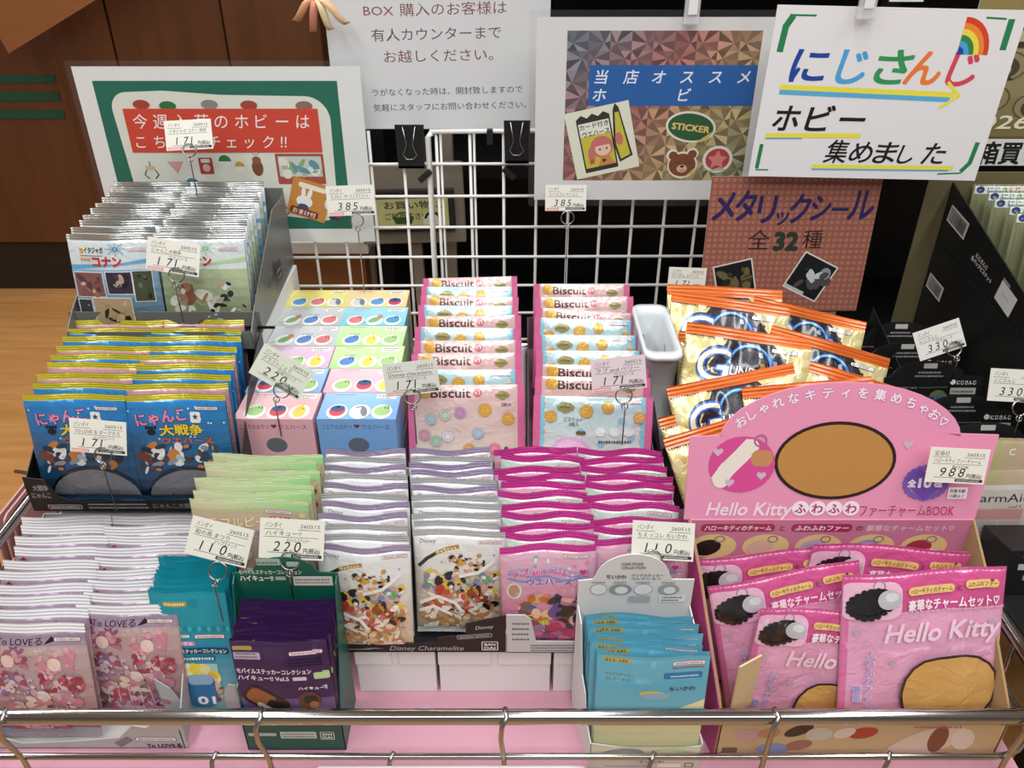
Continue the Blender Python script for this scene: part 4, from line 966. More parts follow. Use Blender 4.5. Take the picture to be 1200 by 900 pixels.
def riser(x0, x1, y0, y1, z0, z1, label, lid=True, m=WHITECARD):
    o = root('riser_box', ((x0 + x1) / 2, y0, z0), (0, 0, 0), label, 'cardboard box', 'white riser boxes'); w2 = (x1 - x0) / 2; h = z1 - z0
    G().box(-w2 + .0015, w2 - .0015, .0, y1 - y0, 0, h, .001).obj('carton', m, o)
    if lid:
        for a_, b_ in ((-w2 + .001, -.004), (.004, w2 - .001)): G().box(a_, b_, -.003, .0, h - .030, h - .006, .0008).obj('lid_flap', m, o)
        G().box(-w2, w2, -.004, .002, h - .006, h - .001, .0008).obj('lid_edge', m, o)
    return o
riser(-.176, -.0845, .628, .83, .0, .0785, 'white cardboard riser box beside the purple packets, under the pictured packets')
riser(-.0835, .0445, .628, .83, .0, .0785, 'white cardboard riser box under the black lettered tray')
riser(.0455, .175, .628, .83, .0, .0785, 'white cardboard riser box behind the sky blue packets')
riser(-.560, -.33, .79, .985, .0, .158, 'tall white riser box under the blue foil packets', False)
riser(-.590, -.345, .988, 1.235, .0, .268, 'tallest white riser box under the silver topped packets', False)
riser(-.335, .185, .84, 1.235, .0, .118, 'wide white riser box under the bird boxes and biscuit bags', False)
riser(.190, .53, .80, 1.235, .0, .13, 'white riser box under the orange snack bags', False)

SHEET_SEAL = {}
def foil(name, c, rough=.26, metal=.5, b=.25): return mat(name, c, rough, metal, coat=.4, bump=(45, b * 1.6, (1, 1, 1), 1.2))

# ---- silver topped collage packets, back left
W_, H_ = 112, 138
bodyS, sealS = foil('silver_foil', '#b9bcbb'), foil('silver_seal', '#b0b2b0', .3, .75, .15)
kA = kit(Bag(W_, H_, 11, 9, 1, 2.5), bodyS, sealS, art_detective(W_, H_, False), INK_FOIL)
kB = kit(Bag(W_, H_, 11, 9, 2, 2.5), bodyS, sealS, art_detective(W_, H_, True), INK_FOIL)
stack([kA, kB], 'card_packet', [(-.519, -.546), (-.405, -.434)], .986, 1.205, .272, 10, 10, ['blue collage packet with silver top', 'green collage packet with silver top'],
      '', 'snack packet', 'silver topped collage packets', seed=3, order=[[0, 0, 0, 1, 0, 0, 1, 0, 1, 0], [1, 1, 0, 1, 1, 1, 0, 1, 1, 0]], colnames=['in the column by the counter', 'in the column by the grid'], zr=.270)
GREYB = mat('grey_box_card', '#6d6e6c', .35)
o = wall_box('packet_tray', -.580, -.340, .955, 1.240, .268, .026, .125, GREYB, 'grey display tray holding the silver topped collage packets', 'display box', shift=-.012,
             side_poly=[(0, 0), (.285, 0), (.285, .115), (.20, .12), (.03, .045), (0, .026)])
a = Art(120, 40); a.text('BOX', 12, 20, 14, '#2c2c2c', bold=.04); a.rect(60, 8, 26, 30, '#4a4a48'); a.scrib(62, 12, 22, 4, '#9a9a98'); a.scrib(62, 22, 22, 4, '#9a9a98')
link('print', print_mesh('print', a, INK_GLOSS), o, (.120, .15, .02), (0, 0, math.radians(90)))

# ---- blue foil packets, left middle
W_, H_ = 118, 136
bodyN, sealY = foil('navy_foil', '#23486e'), foil('yellow_seal', '#c9c032', .28, .2, .3)
kA = kit(Bag(W_, H_, 12, 8, 5, 2.5), bodyN, sealY, art_cats(W_, H_, False), INK_FOIL)
kB = kit(Bag(W_, H_, 12, 8, 6, 2.5), foil('pink_foil', '#b98c92'), sealY, art_cats(W_, H_, True), INK_FOIL)
stack([kA, kB], 'card_packet', [(-.498, -.524), (-.385, -.416)], .772, .955, .164, 9, 12, ['blue foil wafer packet with yellow top', 'pink foil wafer packet with yellow top'],
      '', 'snack packet', 'yellow topped wafer packets', seed=4, order=[[0, 0, 1, 1, 0, 1, 0, 0, 1], [0, 1, 0, 0, 1, 0, 0, 0, 1]], colnames=['in the column by the floor', 'in the column by the bird boxes'])
w2 = .124
o = wall_box('packet_tray', -.565, -.317, .757, .985, .160, .03, .10, BLACKCARD, 'black display tray with stepped front under the blue foil packets', 'display box', shift=-.02,
             front_poly=[(-w2, 0), (w2, 0), (w2, .040), (w2 - .03, .040), (w2 - .03, .026), (w2 - .055, .026), (w2 - .060, .017), (-w2 + .052, .014), (-w2 + .034, .022), (-w2 + .025, .046), (-w2, .050)],
             side_poly=[(0, 0), (.228, 0), (.228, .125), (.12, .10), (0, .040)])
a = Art(248, 50); maker_logo(a, 18, 3, 40, '#b9b9b9', '#26262a'); a.text('にゃんこ', 4, 20, 9, '#9a9a9c', w=22, bold=.04); a.text('大戦争', 8, 31, 9, '#9a9a9c', w=18, bold=.04)
for k in range(2): a.scrib(66, 4 + 5 * k, 70, 2.6, '#8c8c8c', seed=k + 20)
a.text('にゃんこ大戦争', 142, 5, 8, '#76767a', w=52, bold=.04); on_front(o, a)
G().slab([(-w2 + .02, 0), (w2 + .0, 0), (w2 + .0, .004), (-w2 + .02, .004)], .001, at=.0).obj('fold', BLACKCARD, o, (0, .226, .124))
G().box(-.128, .126, 0, .0015, 0, .030).obj('rear_lip', GREYB, o, (-.02, .2285, .118))

# ---- white topped pink packets, front left
W_, H_ = 108, 142
bodyW, sealW = foil('pale_lilac_foil', '#c0b2be'), mat('white_seal', '#e6e6e8', .4, bump=(80, .1))
fullB = Bag(W_, H_, 13, 12, 8, 2.0, wr=.9)
kA = kit(fullB, bodyW, sealW, art_darkness(W_, H_), INK_FOIL)
kB = kit(Bag(W_, H_, 13, 12, 9, 3.5, wr=.9), bodyW, sealW, art_darkness(W_, H_, False), INK_FOIL)
stack([kA, kB], 'wafer_packet', [(-.499, -.536), (-.409, -.434)], .566, .736, .004, [10, 9], 14, 'pink wafer packet with white top', '', 'snack packet', 'white topped wafer packets',
      seed=5, order=[[0] + [1] * 9, [0] + [1] * 8], colnames=['in the column by the side rail', 'in the column by the teal sachets'], dy=[0, .026])
w2 = .106; LG = mat('light_grey_card', '#b6b6b4', .45)
o = wall_box('packet_tray', -.556, -.352, .555, .800, .0, .03, .12, LG, 'grey and white display tray holding the white topped packets', 'display box', shift=-.030,
             front_poly=[(-w2, 0), (w2, 0), (w2, .050), (w2 - .018, .052), (w2 - .038, .034), (w2 - .052, .038), (w2 - .07, .018), (-.01, .012), (-.07, .008), (-w2 + .012, .02), (-w2, .05)])
a = Art(212, 52); a.rect(0, 0, 212, 1.2, '#8c8c8c'); maker_logo(a, 158, 12, 44, '#5a4a50'); a.text('To LOVEる', 168, 2, 8, '#1c1c20', w=38, bold=.06); a.poly([(140, 2), (156, 14), (150, 20), (134, 10)], '#7c7c7c'); a.poly([(2, 8), (12, 20), (6, 40), (0, 44)], '#8c8c8c'); on_front(o, a)

# ---- teal sachets
W_, H_ = 82, 156
TEAL = mat('teal_sachet', '#168094', .32, .1, coat=.4, bump=(45, .25, (1, 1, 1), 1))
kA = kit(Bag(W_, H_, 5, 5, 11, 1.6, wr=.5), TEAL, TEAL, art_teal(W_, H_), INK_GLOSS, pitch=2.4)
kB = kit(Bag(W_, H_, 5, 5, 12, 2.4, wr=.6), TEAL, TEAL, art_teal(W_, H_), INK_GLOSS, pitch=2.4)
stack([kA, kB], 'sticker_sachet', [(-.343, -.347)], .600, .655, .003, 12, 10, 'teal sticker sachet', 'in the row of teal sachets', 'sachet', 'teal sticker sachets', seed=6, order=[[0] + [1, 0] * 6], jit=1.5, zr=.008)
w2 = .043
o = wall_box('sachet_tray', -.3845, -.2985, .592, .672, .0, .05, .06, LG, 'low grey tray holding the teal sachets', 'display box',
             front_poly=[(-w2, 0), (w2, 0), (w2, .055), (w2 - .008, .057), (w2 - .014, .046), (w2 - .018, .006), (-w2 + .030, .006), (-w2 + .014, .05), (-w2, .066)])
# ---- purple sachets with green tray
W_, H_ = 98, 148
PURP = mat('purple_sachet', '#26122f', .3, .1, coat=.5, bump=(45, .25, (1, 1, 1), 1))
kA = kit(Bag(W_, H_, 5, 5, 14, 1.6, wr=.5), PURP, PURP, art_purple(W_, H_), INK_GLOSS, pitch=2.4)
kB = kit(Bag(W_, H_, 5, 5, 15, 2.6, wr=.6), PURP, PURP, art_purple(W_, H_), INK_GLOSS, pitch=2.4)
stack([kA, kB], 'sticker_sachet', [(-.231, -.229)], .5575, .592, .003, 13, 5, 'dark purple sticker sachet', 'in the green fronted tray', 'sachet', 'purple sticker sachets', seed=7, order=[[0] + [1, 0] * 7], jit=1.0, zr=.022)
w2 = .0525; GRN = mat('green_box_card', '#0d5a4a', .4)
o = wall_box('sachet_tray', -.2825, -.1785, .553, .617, .0, .05, .12, GRN, 'dark green tray with rounded header card behind the purple sachets', 'display box', mi=WHITECARD,
             front_poly=[(-w2, 0), (w2, 0), (w2, .046), (w2 - .03, .046), (w2 - .036, .056)] + [(w2 - .05, .064), (-w2 + .02, .068), (-w2, .068)], side_poly=[(0, 0), (.064, 0), (.064, .195), (.055, .19), (.03, .12), (0, .048)])
G().slab([(-w2 - .001, .13), (w2 + .001, .13), (w2 + .001, .197), (.034, .199)] + arc(0, .199, .032, 10, 170, 10, .020) + [(-.034, .199), (-w2 - .001, .197)], .0012, at=.063).obj('header_card', GRN, o)
a = Art(105, 90); a.rr(26, 78, 24, 9, 1, '#9fb8ae'); a.rr(56, 76, 13, 7, 2, '#9fb8ae'); a.scrib(27, 80, 21, 3, '#3c6a5c', seed=2)
a.text('モバイルステッカーコレクション', 6, 66, 6.6, '#d6e6de', w=64, bold=.03); a.text('ハイキュー!!', 6, 57, 8.6, '#eef4f0', w=34, bold=.05); a.rr(42, 57.5, 11, 5, 1, '#9fb8ae'); a.rect(60, 50, 40, 13, '#c9d0cc'); a.scrib(62, 57, 36, 2.6, '#6a6a6a', seed=3); a.scrib(62, 53, 34, 2.6, '#b06a5a', seed=4)
link('print', print_mesh('print', a, INK_GLOSS, None, .3), o, (0, .0625, .131))
a = Art(105, 66); a.scrib(4, 56, 24, 4, '#9fd0b8', seed=1); a.rr(32, 55, 12, 6, 1, '#9fb8ae'); a.scrib(6, 40, 50, 4, '#1c7a64', seed=2); a.rr(4, 24, 30, 5, 2, '#b9c9c0'); a.rect(38, 20, 38, 11, '#c9d4ce'); a.scrib(40, 26, 34, 2.4, '#5a6a64', seed=6); a.scrib(40, 22, 34, 2.4, '#5a6a64', seed=7)
a.rr(80, 18, 15, 13, 1.5, '#c9d4ce'); a.rr(81, 19, 13, 11, 1.2, '#0d5a4a'); a.text('BAN', 87.5, 25, 5, '#e0e8e4', w=10, al='c', bold=.06); a.text('DAI', 87.5, 20, 5, '#e0e8e4', w=10, al='c', bold=.06); on_front(o, a)

# ---- pale green sachets behind
W_, H_ = 128, 234
PG = mat('pale_green_film', '#b4cf96', .4, bump=(30, .12))
kA = kit(Bag(W_, H_, 6, 4, 17, 2.0, wr=.4), PG, mat('pale_green_edge', '#c2d2a2', .4), art_green(W_, H_), INK_GLOSS, pitch=20)
kB = kit(Bag(W_, H_, 6, 4, 18, 3.0, wr=.4), PG, MATS['pale_green_edge'], art_green(W_, H_), INK_GLOSS, pitch=20)
stack([kA, kB], 'sticker_sachet', [(-.285, -.283)], .668, .742, .001, 7, 6, 'tall cream and pale green sachet', 'behind the teal sachets', 'sachet', 'tall pale green sachets', seed=8, order=[[0, 1, 0, 1, 1, 0, 1]], jit=1.6)

# ---- white packets with printed confetti picture, middle
W_, H_ = 97, 130
bodyD, sealD = foil('white_foil', '#c9cbcc', .3, .2), foil('lilac_seal', '#ab9cbc', .25, .3, .3)
kA = kit(Bag(W_, H_, 12, 8, 21, 4.5), bodyD, sealD, art_characters(W_, H_, 0), INK_FOIL)
kB = kit(Bag(W_, H_, 12, 8, 22, 4.0), bodyD, foil('silverwhite_seal', '#c3c6c6', .3, .4, .15), art_characters(W_, H_, 0), INK_FOIL)
stack([kA, kB], 'wafer_packet', [(-.155, -.176), (-.056, -.074)], .622, .788, .084, 11, 10, 'white wafer packet with colourful print', '', 'snack packet', 'white colourfully printed packets',
      seed=9, order=[[0, 1, 1, 0, 0, 1, 0, 1, 0, 1, 0], [1, 1, 1, 1, 1, 0, 1, 0, 0, 1, 0]], colnames=['in the column by the purple sachets', 'in the column by the magenta packets'], dy=[-.004, .018])
w2 = .092
o = wall_box('packet_tray', -.191, -.007, .617, .800, .079, .03, .10, BLACKCARD, 'black display tray with silver script under the white printed packets', 'display box', shift=-.024,
             front_poly=[(-w2, 0), (w2, 0), (w2, .056), (.050, .044), (.049, .027), (.019, .022), (.017, .014), (-w2, .010)])
a = Art(184, 58); a.text('Disney', 152, 35, 7.5, '#c9c9c9', w=19, bold=.01, slant=.25, rot=8); a.rot(132, 20, 6); maker_logo(a, 0, 0, 38, '#bdbdbd', '#2a2a2a'); a.end()
a.rr(158, 3, 18, 14, 1.5, '#d0d0d0'); a.rr(159.2, 4.2, 15.6, 11.6, 1.2, '#161616'); a.text('BAN', 167, 10.4, 5.4, '#e0e0e0', w=12, al='c', bold=.06); a.text('DAI', 167, 5, 5.4, '#e0e0e0', w=12, al='c', bold=.06)
a.text('Disney Charamelite', 58, 3.2, 10, '#b9b9b9', w=80, bold=.005, slant=.25); a.scrib(4, 4, 34, 2.4, '#8a8a8a', seed=4); on_front(o, a)
G().box(-.094, .092, 0, .0015, 0, .016).obj('rear_lip', LG, o, (-.024, .182, .096))

# ---- magenta topped packets
W_, H_ = 100, 130
bodyP, sealM = foil('pale_pink_foil', '#c9a9b6', .3, .3), foil('magenta_seal', '#cc3c98', .25, .15, .3)
kA = kit(Bag(W_, H_, 12, 9, 24, 4.6), bodyP, sealM, art_idol(W_, H_, False), INK_FOIL)
kB = kit(Bag(W_, H_, 12, 9, 25, 4.2), bodyP, sealM, art_idol(W_, H_, True), INK_FOIL)
stack([kA, kB], 'wafer_packet', [(.040, .032), (.134, .131)], .620, .790, .084, [11, 10], 9, ['pink wafer packet with magenta top', 'mint wafer packet with magenta top'], '', 'snack packet', 'magenta topped packets',
      seed=10, order=[[0, 1, 0, 1, 0, 1, 0, 1, 0, 1, 0], [0, 1, 0, 1, 0, 1, 0, 1, 0, 1]], colnames=['in the column by the white packets', 'in the column by the charm bags'], jit=2.0, dy=[0, .012])
w2 = .0945
o = wall_box('packet_tray', -.006, .183, .616, .812, .079, .03, .115, mat('pale_grey_card', '#c9c8c8', .5), 'pale grey display tray under the magenta topped packets', 'display box', shift=0,
             front_poly=[(-w2, 0), (w2, 0), (w2, .06), (.03, .06), (.026, .022), (.012, .017), (-w2 + .032, .018), (-w2 + .026, .052), (-w2 + .02, .058), (-w2, .058)])
a = Art(189, 60); K = '#55505a'
for k in range(4): a.scrib(6 + 0 * k, 20 + 8 * k, 18, 3, K, seed=k + 40)
for k in range(3): a.scrib(26, 3 + 4 * k, 50, 2.2, K, seed=k + 50)
on_front(o, a)

# ---- bird boxes
def bird_art(kind, bg0, bg1):
    a = Art(96, 60); fade(a, 0, 0, 96, 60, bg0, bg1, 6); a.scrib(14, 54, 26, 2.4, '#8c7c8a', seed=1); a.text('ことりほっぺ', 14, 48, 4, '#9a8a94', w=22); a.rr(66, 46, 25, 10, 1.5, '#f2f2f0'); a.scrib(68, 51.4, 21, 3, '#6a6a6a', seed=2); a.scrib(70, 47, 14, 2.4, '#8a8a8a', seed=3)
    def bird(x, y, k):
        c = {'b': '#5f8fce', 'r': '#de8088', 'g': '#a6cf88', 'y': '#ecd866', 'w': '#d8dad6', 'u': '#5aa0cc', 'f': '#3f5a86', 'l': '#7ab884'}[k]
        if k == 'l': a.ell(x, y, 9, 5, c, 25); a.line([(x - 4, y - 2), (x - 17, y - 6)], 1.4, c); a.ell(x + 7, y + 6, 4.5, 4.5, '#c98a76'); return
        if k == 'f': a.ell(x, y, 10, 7.5, '#d94a58'); a.ell(x, y + 3.4, 9, 4.4, c); a.ell(x, y + 5, 2.4, 1.2, '#222222'); return
        if k == 'y': a.ell(x, y - 1, 7.5, 8, c); a.poly([(x - 2, y + 6), (x + 1, y + 13), (x + 3, y + 6)], c); a.ell(x + 3, y + 3, 1.1, 1.4, '#e07a3c'); return
        if k == 'w': a.ell(x, y, 9, 8, c); a.ell(x + 5, y - 1, 4, 7, '#7a848c', 20); a.line([(x - 6, y + 5), (x + 3, y + 6)], 1.2, '#4a4236'); return
        a.ell(x, y, 10, 6.5, c, 12 if k == 'b' else 0); a.ell(x + 4, y + 4, 5, 4, c); a.ell(x + 3, y + 4.4, 1, 1, '#2a2622'); a.ell(x + 7, y + 4, 1, 1, '#2a2622')
        if k == 'b': [a.ell(x - 4 + 4 * j, y + 10, .8, 1.2, '#3c4a6a', n=6) for j in range(4)]
    a.xf = lambda t_: np.stack([t_[..., 0], 2 + (t_[..., 1] - 6) * 1.6], -1)
    for x, k in zip((22, 50, 77), kind): a.ell(x, 15, 13, 10, '#f0efe8'); bird(x, 16, k)
    return a
BX = [[('gfy', '#f0c8cc', '#ecb6c0', 'pink'), ('fwg', '#a9cbe8', '#8cb8e0', 'sky blue'), ('wgy', '#e6cbe0', '#dcb9dc', 'lilac'), ('lbr', '#d3d9dc', '#c3cace', 'grey, nearer'), ('lbr', '#cdd5da', '#bcc4c8', 'grey, farther'), ('urw', '#efe98c', '#e9e06a', 'yellow')],
      [('fwg', '#9cc4ea', '#80b0e4', 'blue'), ('gfy', '#f2c8d0', '#eeb4c4', 'pink'), ('byg', '#cfe9b4', '#b4e09a', 'green, nearer'), ('byg', '#cde8b4', '#b8e09c', 'green, farther'), ('rlu', '#a4dbe8', '#84cfe0', 'turquoise'), ('wuf', '#efdcaa', '#ead898', 'cream yellow')]]
for c_, col in enumerate(BX):
    for i, (kind, b0, b1, cn) in enumerate(col):
        Y = .832 + .0613 * i; xf = (-.290, -.189)[c_]; xr = (-.302, -.210)[c_]; x = xf + (xr - xf) * i / 5
        o = root('bird_box', (x, Y, .120), (0, 0, math.radians(.5 * (i % 3 - 1))), '%s carton printed with birds, in the file beside the %s' % (cn, ('blue foil packets', 'biscuits')[c_]), 'box', 'small cartons printed with birds')
        G().box(-.048, .048, 0, .0605, 0, .120, .0012).obj('carton', mat('carton_' + b1[1:], b1, .4), o)
        link('print', print_mesh('print', bird_art(kind, b1, b0), INK_GLOSS, None, .15, .02), o, (0, 0, .120), (-PI / 2, 0, 0))
        if i == 0:
            a = Art(96, 120); a.rect(0, 0, 96, 120, b1); t_ = '#b06a80' if c_ == 0 else '#5a78a0'; a.text('ことりのおやつ', 6, 106, 8, t_, w=36, bold=.03); a.heart(48, 110, 3.6, '#7a3a4c'); a.text('ウエハース', 54, 106, 8, t_, w=34, bold=.03); a.ell(48, 82, 13, 11, '#6a7078'); on_front(o, a)

# ---- biscuit bags, two rows leaning on each other
W_, H_ = 146, 100
PKS = foil('hot_pink_seal', '#d46a98', .35, .05, .2); BB = foil('pale_biscuit_foil', '#d9c4bc', .3, .15)
kP = kit(Bag(W_, H_, 10, 9, 31, 1.8, side=True, wr=.9), BB, PKS, art_biscuit(W_, H_, False, 1), INK_FOIL, seals=('end_seal', 'end_seal'))
kQ = kit(Bag(W_, H_, 10, 9, 32, 1.8, side=True, wr=.9), BB, PKS, art_biscuit(W_, H_, True, 2), INK_FOIL, seals=('end_seal', 'end_seal'))
rr_ = random.Random(12)
for nm, tops, seq, (uf, ur), wh, n0 in (('beside the bird boxes', (451, 433, 414, 399, 384, 370, 358, 347, 336, 325), 'PQPPQPQPQP', (546, 552), 'row', 0),
                                   ('beside the white bin', (465, 442, 428, 411, 393, 374, 364, 348, 333), 'QPPQQQPPP', (697, 683), 'row', 1)):
    n = len(tops)
    for i, (v, k) in enumerate(zip(tops, seq)):
        zt = .262 + .012 * i / n; u = uf + (ur - uf) * i / (n - 1); x, Y = ray_z(u, v, zt)
        place_top(kP if k == 'P' else kQ, 'biscuit_bag', (x + rr_.uniform(-.002, .002), Y, zt), H_ / 1000, 22 + rr_.uniform(-2, 2), rr_.uniform(-1.5, 1.5) - (3 if n0 and i in (5, 6) else 0), '%s biscuit bag, %s in the row %s' % ('pink' if k == 'P' else 'pale blue', nth(i, n), nm), 'biscuit bag', 'biscuit bags with pink ends')
for x0, x1, nm in ((-.140, .016, 'beside the bird boxes'), (.020, .180, 'beside the white bin')):
    wall_box('biscuit_tray', x0, x1, .812, 1.225, .119, .055, .06, mat('mauve_tray_card', '#8c6a78', .5), 'mauve card tray under the biscuit bags %s' % nm, 'display box', shift=(-.006 if x0 < 0 else .006))
# ---- white plastic bin behind
o = root('white_bin', (.192, .93, .131), (0, 0, 0), 'white plastic bin behind the orange snack bags, beside the biscuits', 'bin')
pr = arc(-.008, .0, .012, 180, 270, 5) + arc(.008, .0, .012, 270, 360, 5) + arc(.008, .10, .012, 0, 90, 5) + arc(-.008, .10, .012, 90, 180, 5)
v, f = [], []; L_ = [(1.0, 0), (1.06, .146), (1.22, .150), (1.22, .156), (1.02, .156), (.95, .143), (.9, .006)]
for s_, z in L_: v += [(x * s_, (y - .065) * s_ + .065, z) for x, y in pr]
n = len(pr)
for j in range(len(L_) - 1):
    for i in range(n): f.append((j * n + i, j * n + (i + 1) % n, (j + 1) * n + (i + 1) % n, (j + 1) * n + i))
f.append(tuple(range(n))); f.append(tuple(range((len(L_) - 1) * n, len(L_) * n)))
link('tub', mesh('tub', v, f, mat('white_bin_plastic', '#d6dcde', .35), True), o)

# ---- orange topped snack bags heaped
W_, H_ = 168, 130
OR = mat('orange_seal', '#d8661c', .28, .35, coat=.5, bump=(40, .5, (.2, 1, 9), 0)); NB = foil('dark_snack_foil', '#2a2b34', .25, .2)
kS = kit(Bag(W_, H_, 20, 15, 41, 3.0, wr=1.6), NB, OR, art_snack(W_, H_), INK_FOIL, mx=3)
kT = kit(Bag(W_, H_, 20, 15, 42, 4.0, wr=1.8), NB, OR, art_snack(W_, H_), INK_FOIL, mx=3)
SN = [(853, 490, 17, .83, 'lowest at the front, tilted up to the right'), (844, 470, 15, .88, 'second from the front, tucked behind the lowest'), (946, 447, 5, .885, 'nearly level one above the pink header card'), (855, 439, 11, .90, 'short way up the heap, tilted up'),
      (1002, 438, -17, .915, 'lower right one sliding down the heap'), (879, 387, -8, .945, 'fully shown one in the middle of the heap'), (975, 400, -16, .975, 'long diagonal one across the heap'), (866, 391, -3, 1.0, 'mostly hidden one behind the fully shown bag'),
      (857, 350, -8, 1.035, 'upper one beside the white bin'), (950, 362, -13, 1.06, 'upper right one against the checked poster'), (850, 336, -3, 1.08, 'topmost rear one')]
for i, (u, v, ro, Y, lab) in enumerate(SN):
    x, z = ray_y(u, v, Y)
    place_top((kS, kT)[i % 2], 'snack_bag', (x, Y, z), H_ / 1000, 33, ro, 'orange topped snack bag, ' + lab, 'snack bag', 'orange topped snack bags', scale=.98)
o = wall_box('snack_carton', .186, .53, .795, 1.095, .131, .06, .10, BLACKCARD, 'black carton holding the heap of orange topped snack bags', 'display box', side_poly=[(0, 0), (.30, 0), (.30, .13), (0, .05)])

# ---- sky blue sachets
W_, H_ = 110, 152
SKY = mat('sky_sachet', '#5aa6be', .3, .15, coat=.5, bump=(40, .3, (1, 1, 1), 1))
kA = kit(Bag(W_, H_, 4.5, 5, 51, 3.0, wr=.6), SKY, SKY, art_skyblue(W_, H_), INK_GLOSS, pitch=2.6)
kB = kit(Bag(W_, H_, 4.5, 5, 52, 4.0, wr=.7), SKY, SKY, art_skyblue(W_, H_), INK_GLOSS, pitch=2.6)
stack([kA, kB], 'sticker_sachet', [(.139, .128)], .5385, .594, .003, 13, 3, 'sky blue sticker sachet', 'in the white tray beside the charm box', 'sachet', 'sky blue sticker sachets', seed=12, order=[[0] + [0, 1] * 7], jit=1.4, zr=.004)
w2 = .0575
o = wall_box('sachet_tray', .081, .196, .5325, .610, .0, .05, .12, mat('matt_white_card', '#dadad8', .55), 'white tray with rounded header card holding the sky blue sachets', 'display box', shift=-.013,
             front_poly=[(-w2, 0), (w2, 0), (w2, .036), (.02, .030), (-.03, .034), (-w2, .04)], side_poly=[(0, 0), (.0775, 0), (.0775, .16), (.06, .15), (.045, .09), (.03, .08), (.02, .05), (0, .04)])
hc = [(-.0585, .02), (.0585, .02), (.0585, .196), (.036, .196)] + arc(-.004, .196, .038, 8, 172, 14, .034) + [(-.044, .196), (-.0585, .194)]
G().slab(hc, .0012, at=.076).obj('header_card', MATS['matt_white_card'], o, (-.013, 0, 0))
a = Art(117, 230); K = '#4a4a4c'; a.xf = lambda t_: t_ + np.array([0, 38.0])
a.text('CLEAR STICKER', 53, 178, 5, K, w=22, al='c', bold=.02); a.text('COLLECTION', 54, 173, 5, K, w=24, al='c', bold=.02); a.text('ちいかわ', 28, 160, 6.4, K, w=20, bold=.04); a.text('クリアステッカー', 53, 163, 3.6, K, w=32, bold=.03); a.text('コレクション', 53, 158.6, 3.6, K, w=30, bold=.03)
for x, rx, cc in ((21, 8, '#e9e9e8'), (43, 11, '#9a9a9a'), (66, 9, '#e9e9e8'), (92, 10, '#a6a6a6')): a.ell(x, 145, rx + .6, 7.6, '#8f8f90'); a.ell(x, 145, rx, 7, cc); a.ell(x + 1, 144, rx * .6, 5, '#e6e6e6'); a.scrib(x - 8, 154, 14, 1.6, '#6a6a6a', seed=x)
a.rr(52, 127, 22, 9, 1, '#b0b0b0'); a.rect(84, 128, 26, 9, '#eeeeec'); a.scrib(86, 133, 22, 2.4, K, seed=1); a.scrib(86, 129.4, 18, 2.2, K, seed=2)
link('print', print_mesh('print', a, INK_GLOSS), o, (-.013, .0755, .0))
a = Art(115, 36); a.rect(1, 12, 113, 23, '#d9dccd'); a.ell(32, 22, 24, 10, '#8f98a6', 8, a0=0, a1=180); a.ell(34, 19, 20, 8, '#b9c0c6'); a.ell(84, 20, 26, 12, '#b4d4b4', a0=0, a1=180); a.ell(78, 18, 21, 10, '#e6ded8', a0=0, a1=180); a.rect(0, 0, 115, 13, '#cfcfcd'); a.text('ちいかわ', 52, 8, 5, K, w=26, bold=.03); a.scrib(16, 2, 46, 2, '#7a7a7a', seed=6); a.rect(72, 1, 24, 6, '#f0f0ee'); a.rr(100, 1, 9, 7, .8, '#3c2c30'); a.rr(101, 2, 7, 5, .6, '#cfcfcd'); on_front(o, a)

# ---- charm bags in the kraft box with pink header card
cx0, cx1, y0, y1 = .216, .512, .545, .662; w2 = (cx1 - cx0) / 2; xc = (cx0 + cx1) / 2; D = y1 - y0; sh = -.030
bx = root('charm_box', (xc, y0, 0), (0, 0, 0), 'kraft box with a large pink arched header card, full of pink charm bags', 'display box')
G().slab([(-w2, 0), (w2, 0), (w2 + sh, D), (-w2 + sh, D)], .002, 'xy').obj('bottom', KRAFT, bx)
G().slab([(-w2, 0), (w2, 0), (w2, .064), (w2 - .01, .066), (-w2 + .02, .054), (-w2, .052)], .003).obj('front_panel', mat('kraft_front', '#c8ad84', .6, mottle=(40, .05)), bx)
for s_ in (-1, 1):
    pl = [(0, 0), (D, 0), (D, .228), (D * .7, .186), (D * .3, .115), (.0, .064)]
    q = G().slab(pl, .0025, 'yz', at=-.00125); q.v = [(x + s_ * w2 + sh * y / D, y, z) for x, y, z in q.v]; q.obj('side_panel', KRAFT, bx)
q = G().slab([(p[0], p[1]) for p in pl], .0008, 'yz', at=-.0022); q.v = [(x - w2 + sh * y / D, y, z) for x, y, z in q.v]; q.obj('pink_side', mat('deep_pink_card', '#b8487e', .4), bx)
q = G().slab([(.012, .078), (D * .5, .145), (D * .62, .10), (.03, .055)], .0008, 'yz', at=.002); q.v = [(x - w2 + sh * y / D, y, z) for x, y, z in q.v]; q.obj('inner_flap', MATS['deep_pink_card'], bx)
G().box(-.001, .001, 0, .03, 0, .075).obj('corner_tab', mat('tan_tab', '#d6bd92', .6), bx, (-w2 + .012, .014, .05), (0, 0, math.radians(-60)))
G().slab([(-w2 + sh, 0), (w2 + sh, 0), (w2 + sh, .228), (-w2 + sh, .228)], .002, at=D).obj('back_panel', PINKCARD, bx)
HW, HH = 309, 150
hd = G().slab([(-.1545, 0), (.149, 0), (.158, .094), (.104, .096)] + [(x, z) for x, z in arc(-.002, .088, .122, 4, 176, 18, .062)] + [(-.118, .094), (-.154, .092)], .002)
hx = link('header_card', hd.mesh('header_card', PINKCARD), bx, (sh, D + .001, .228), (-math.radians(14), 0, 0))
a = Art(HW, HH)
phr = 'おしゃれなキティを集めちゃお♡'
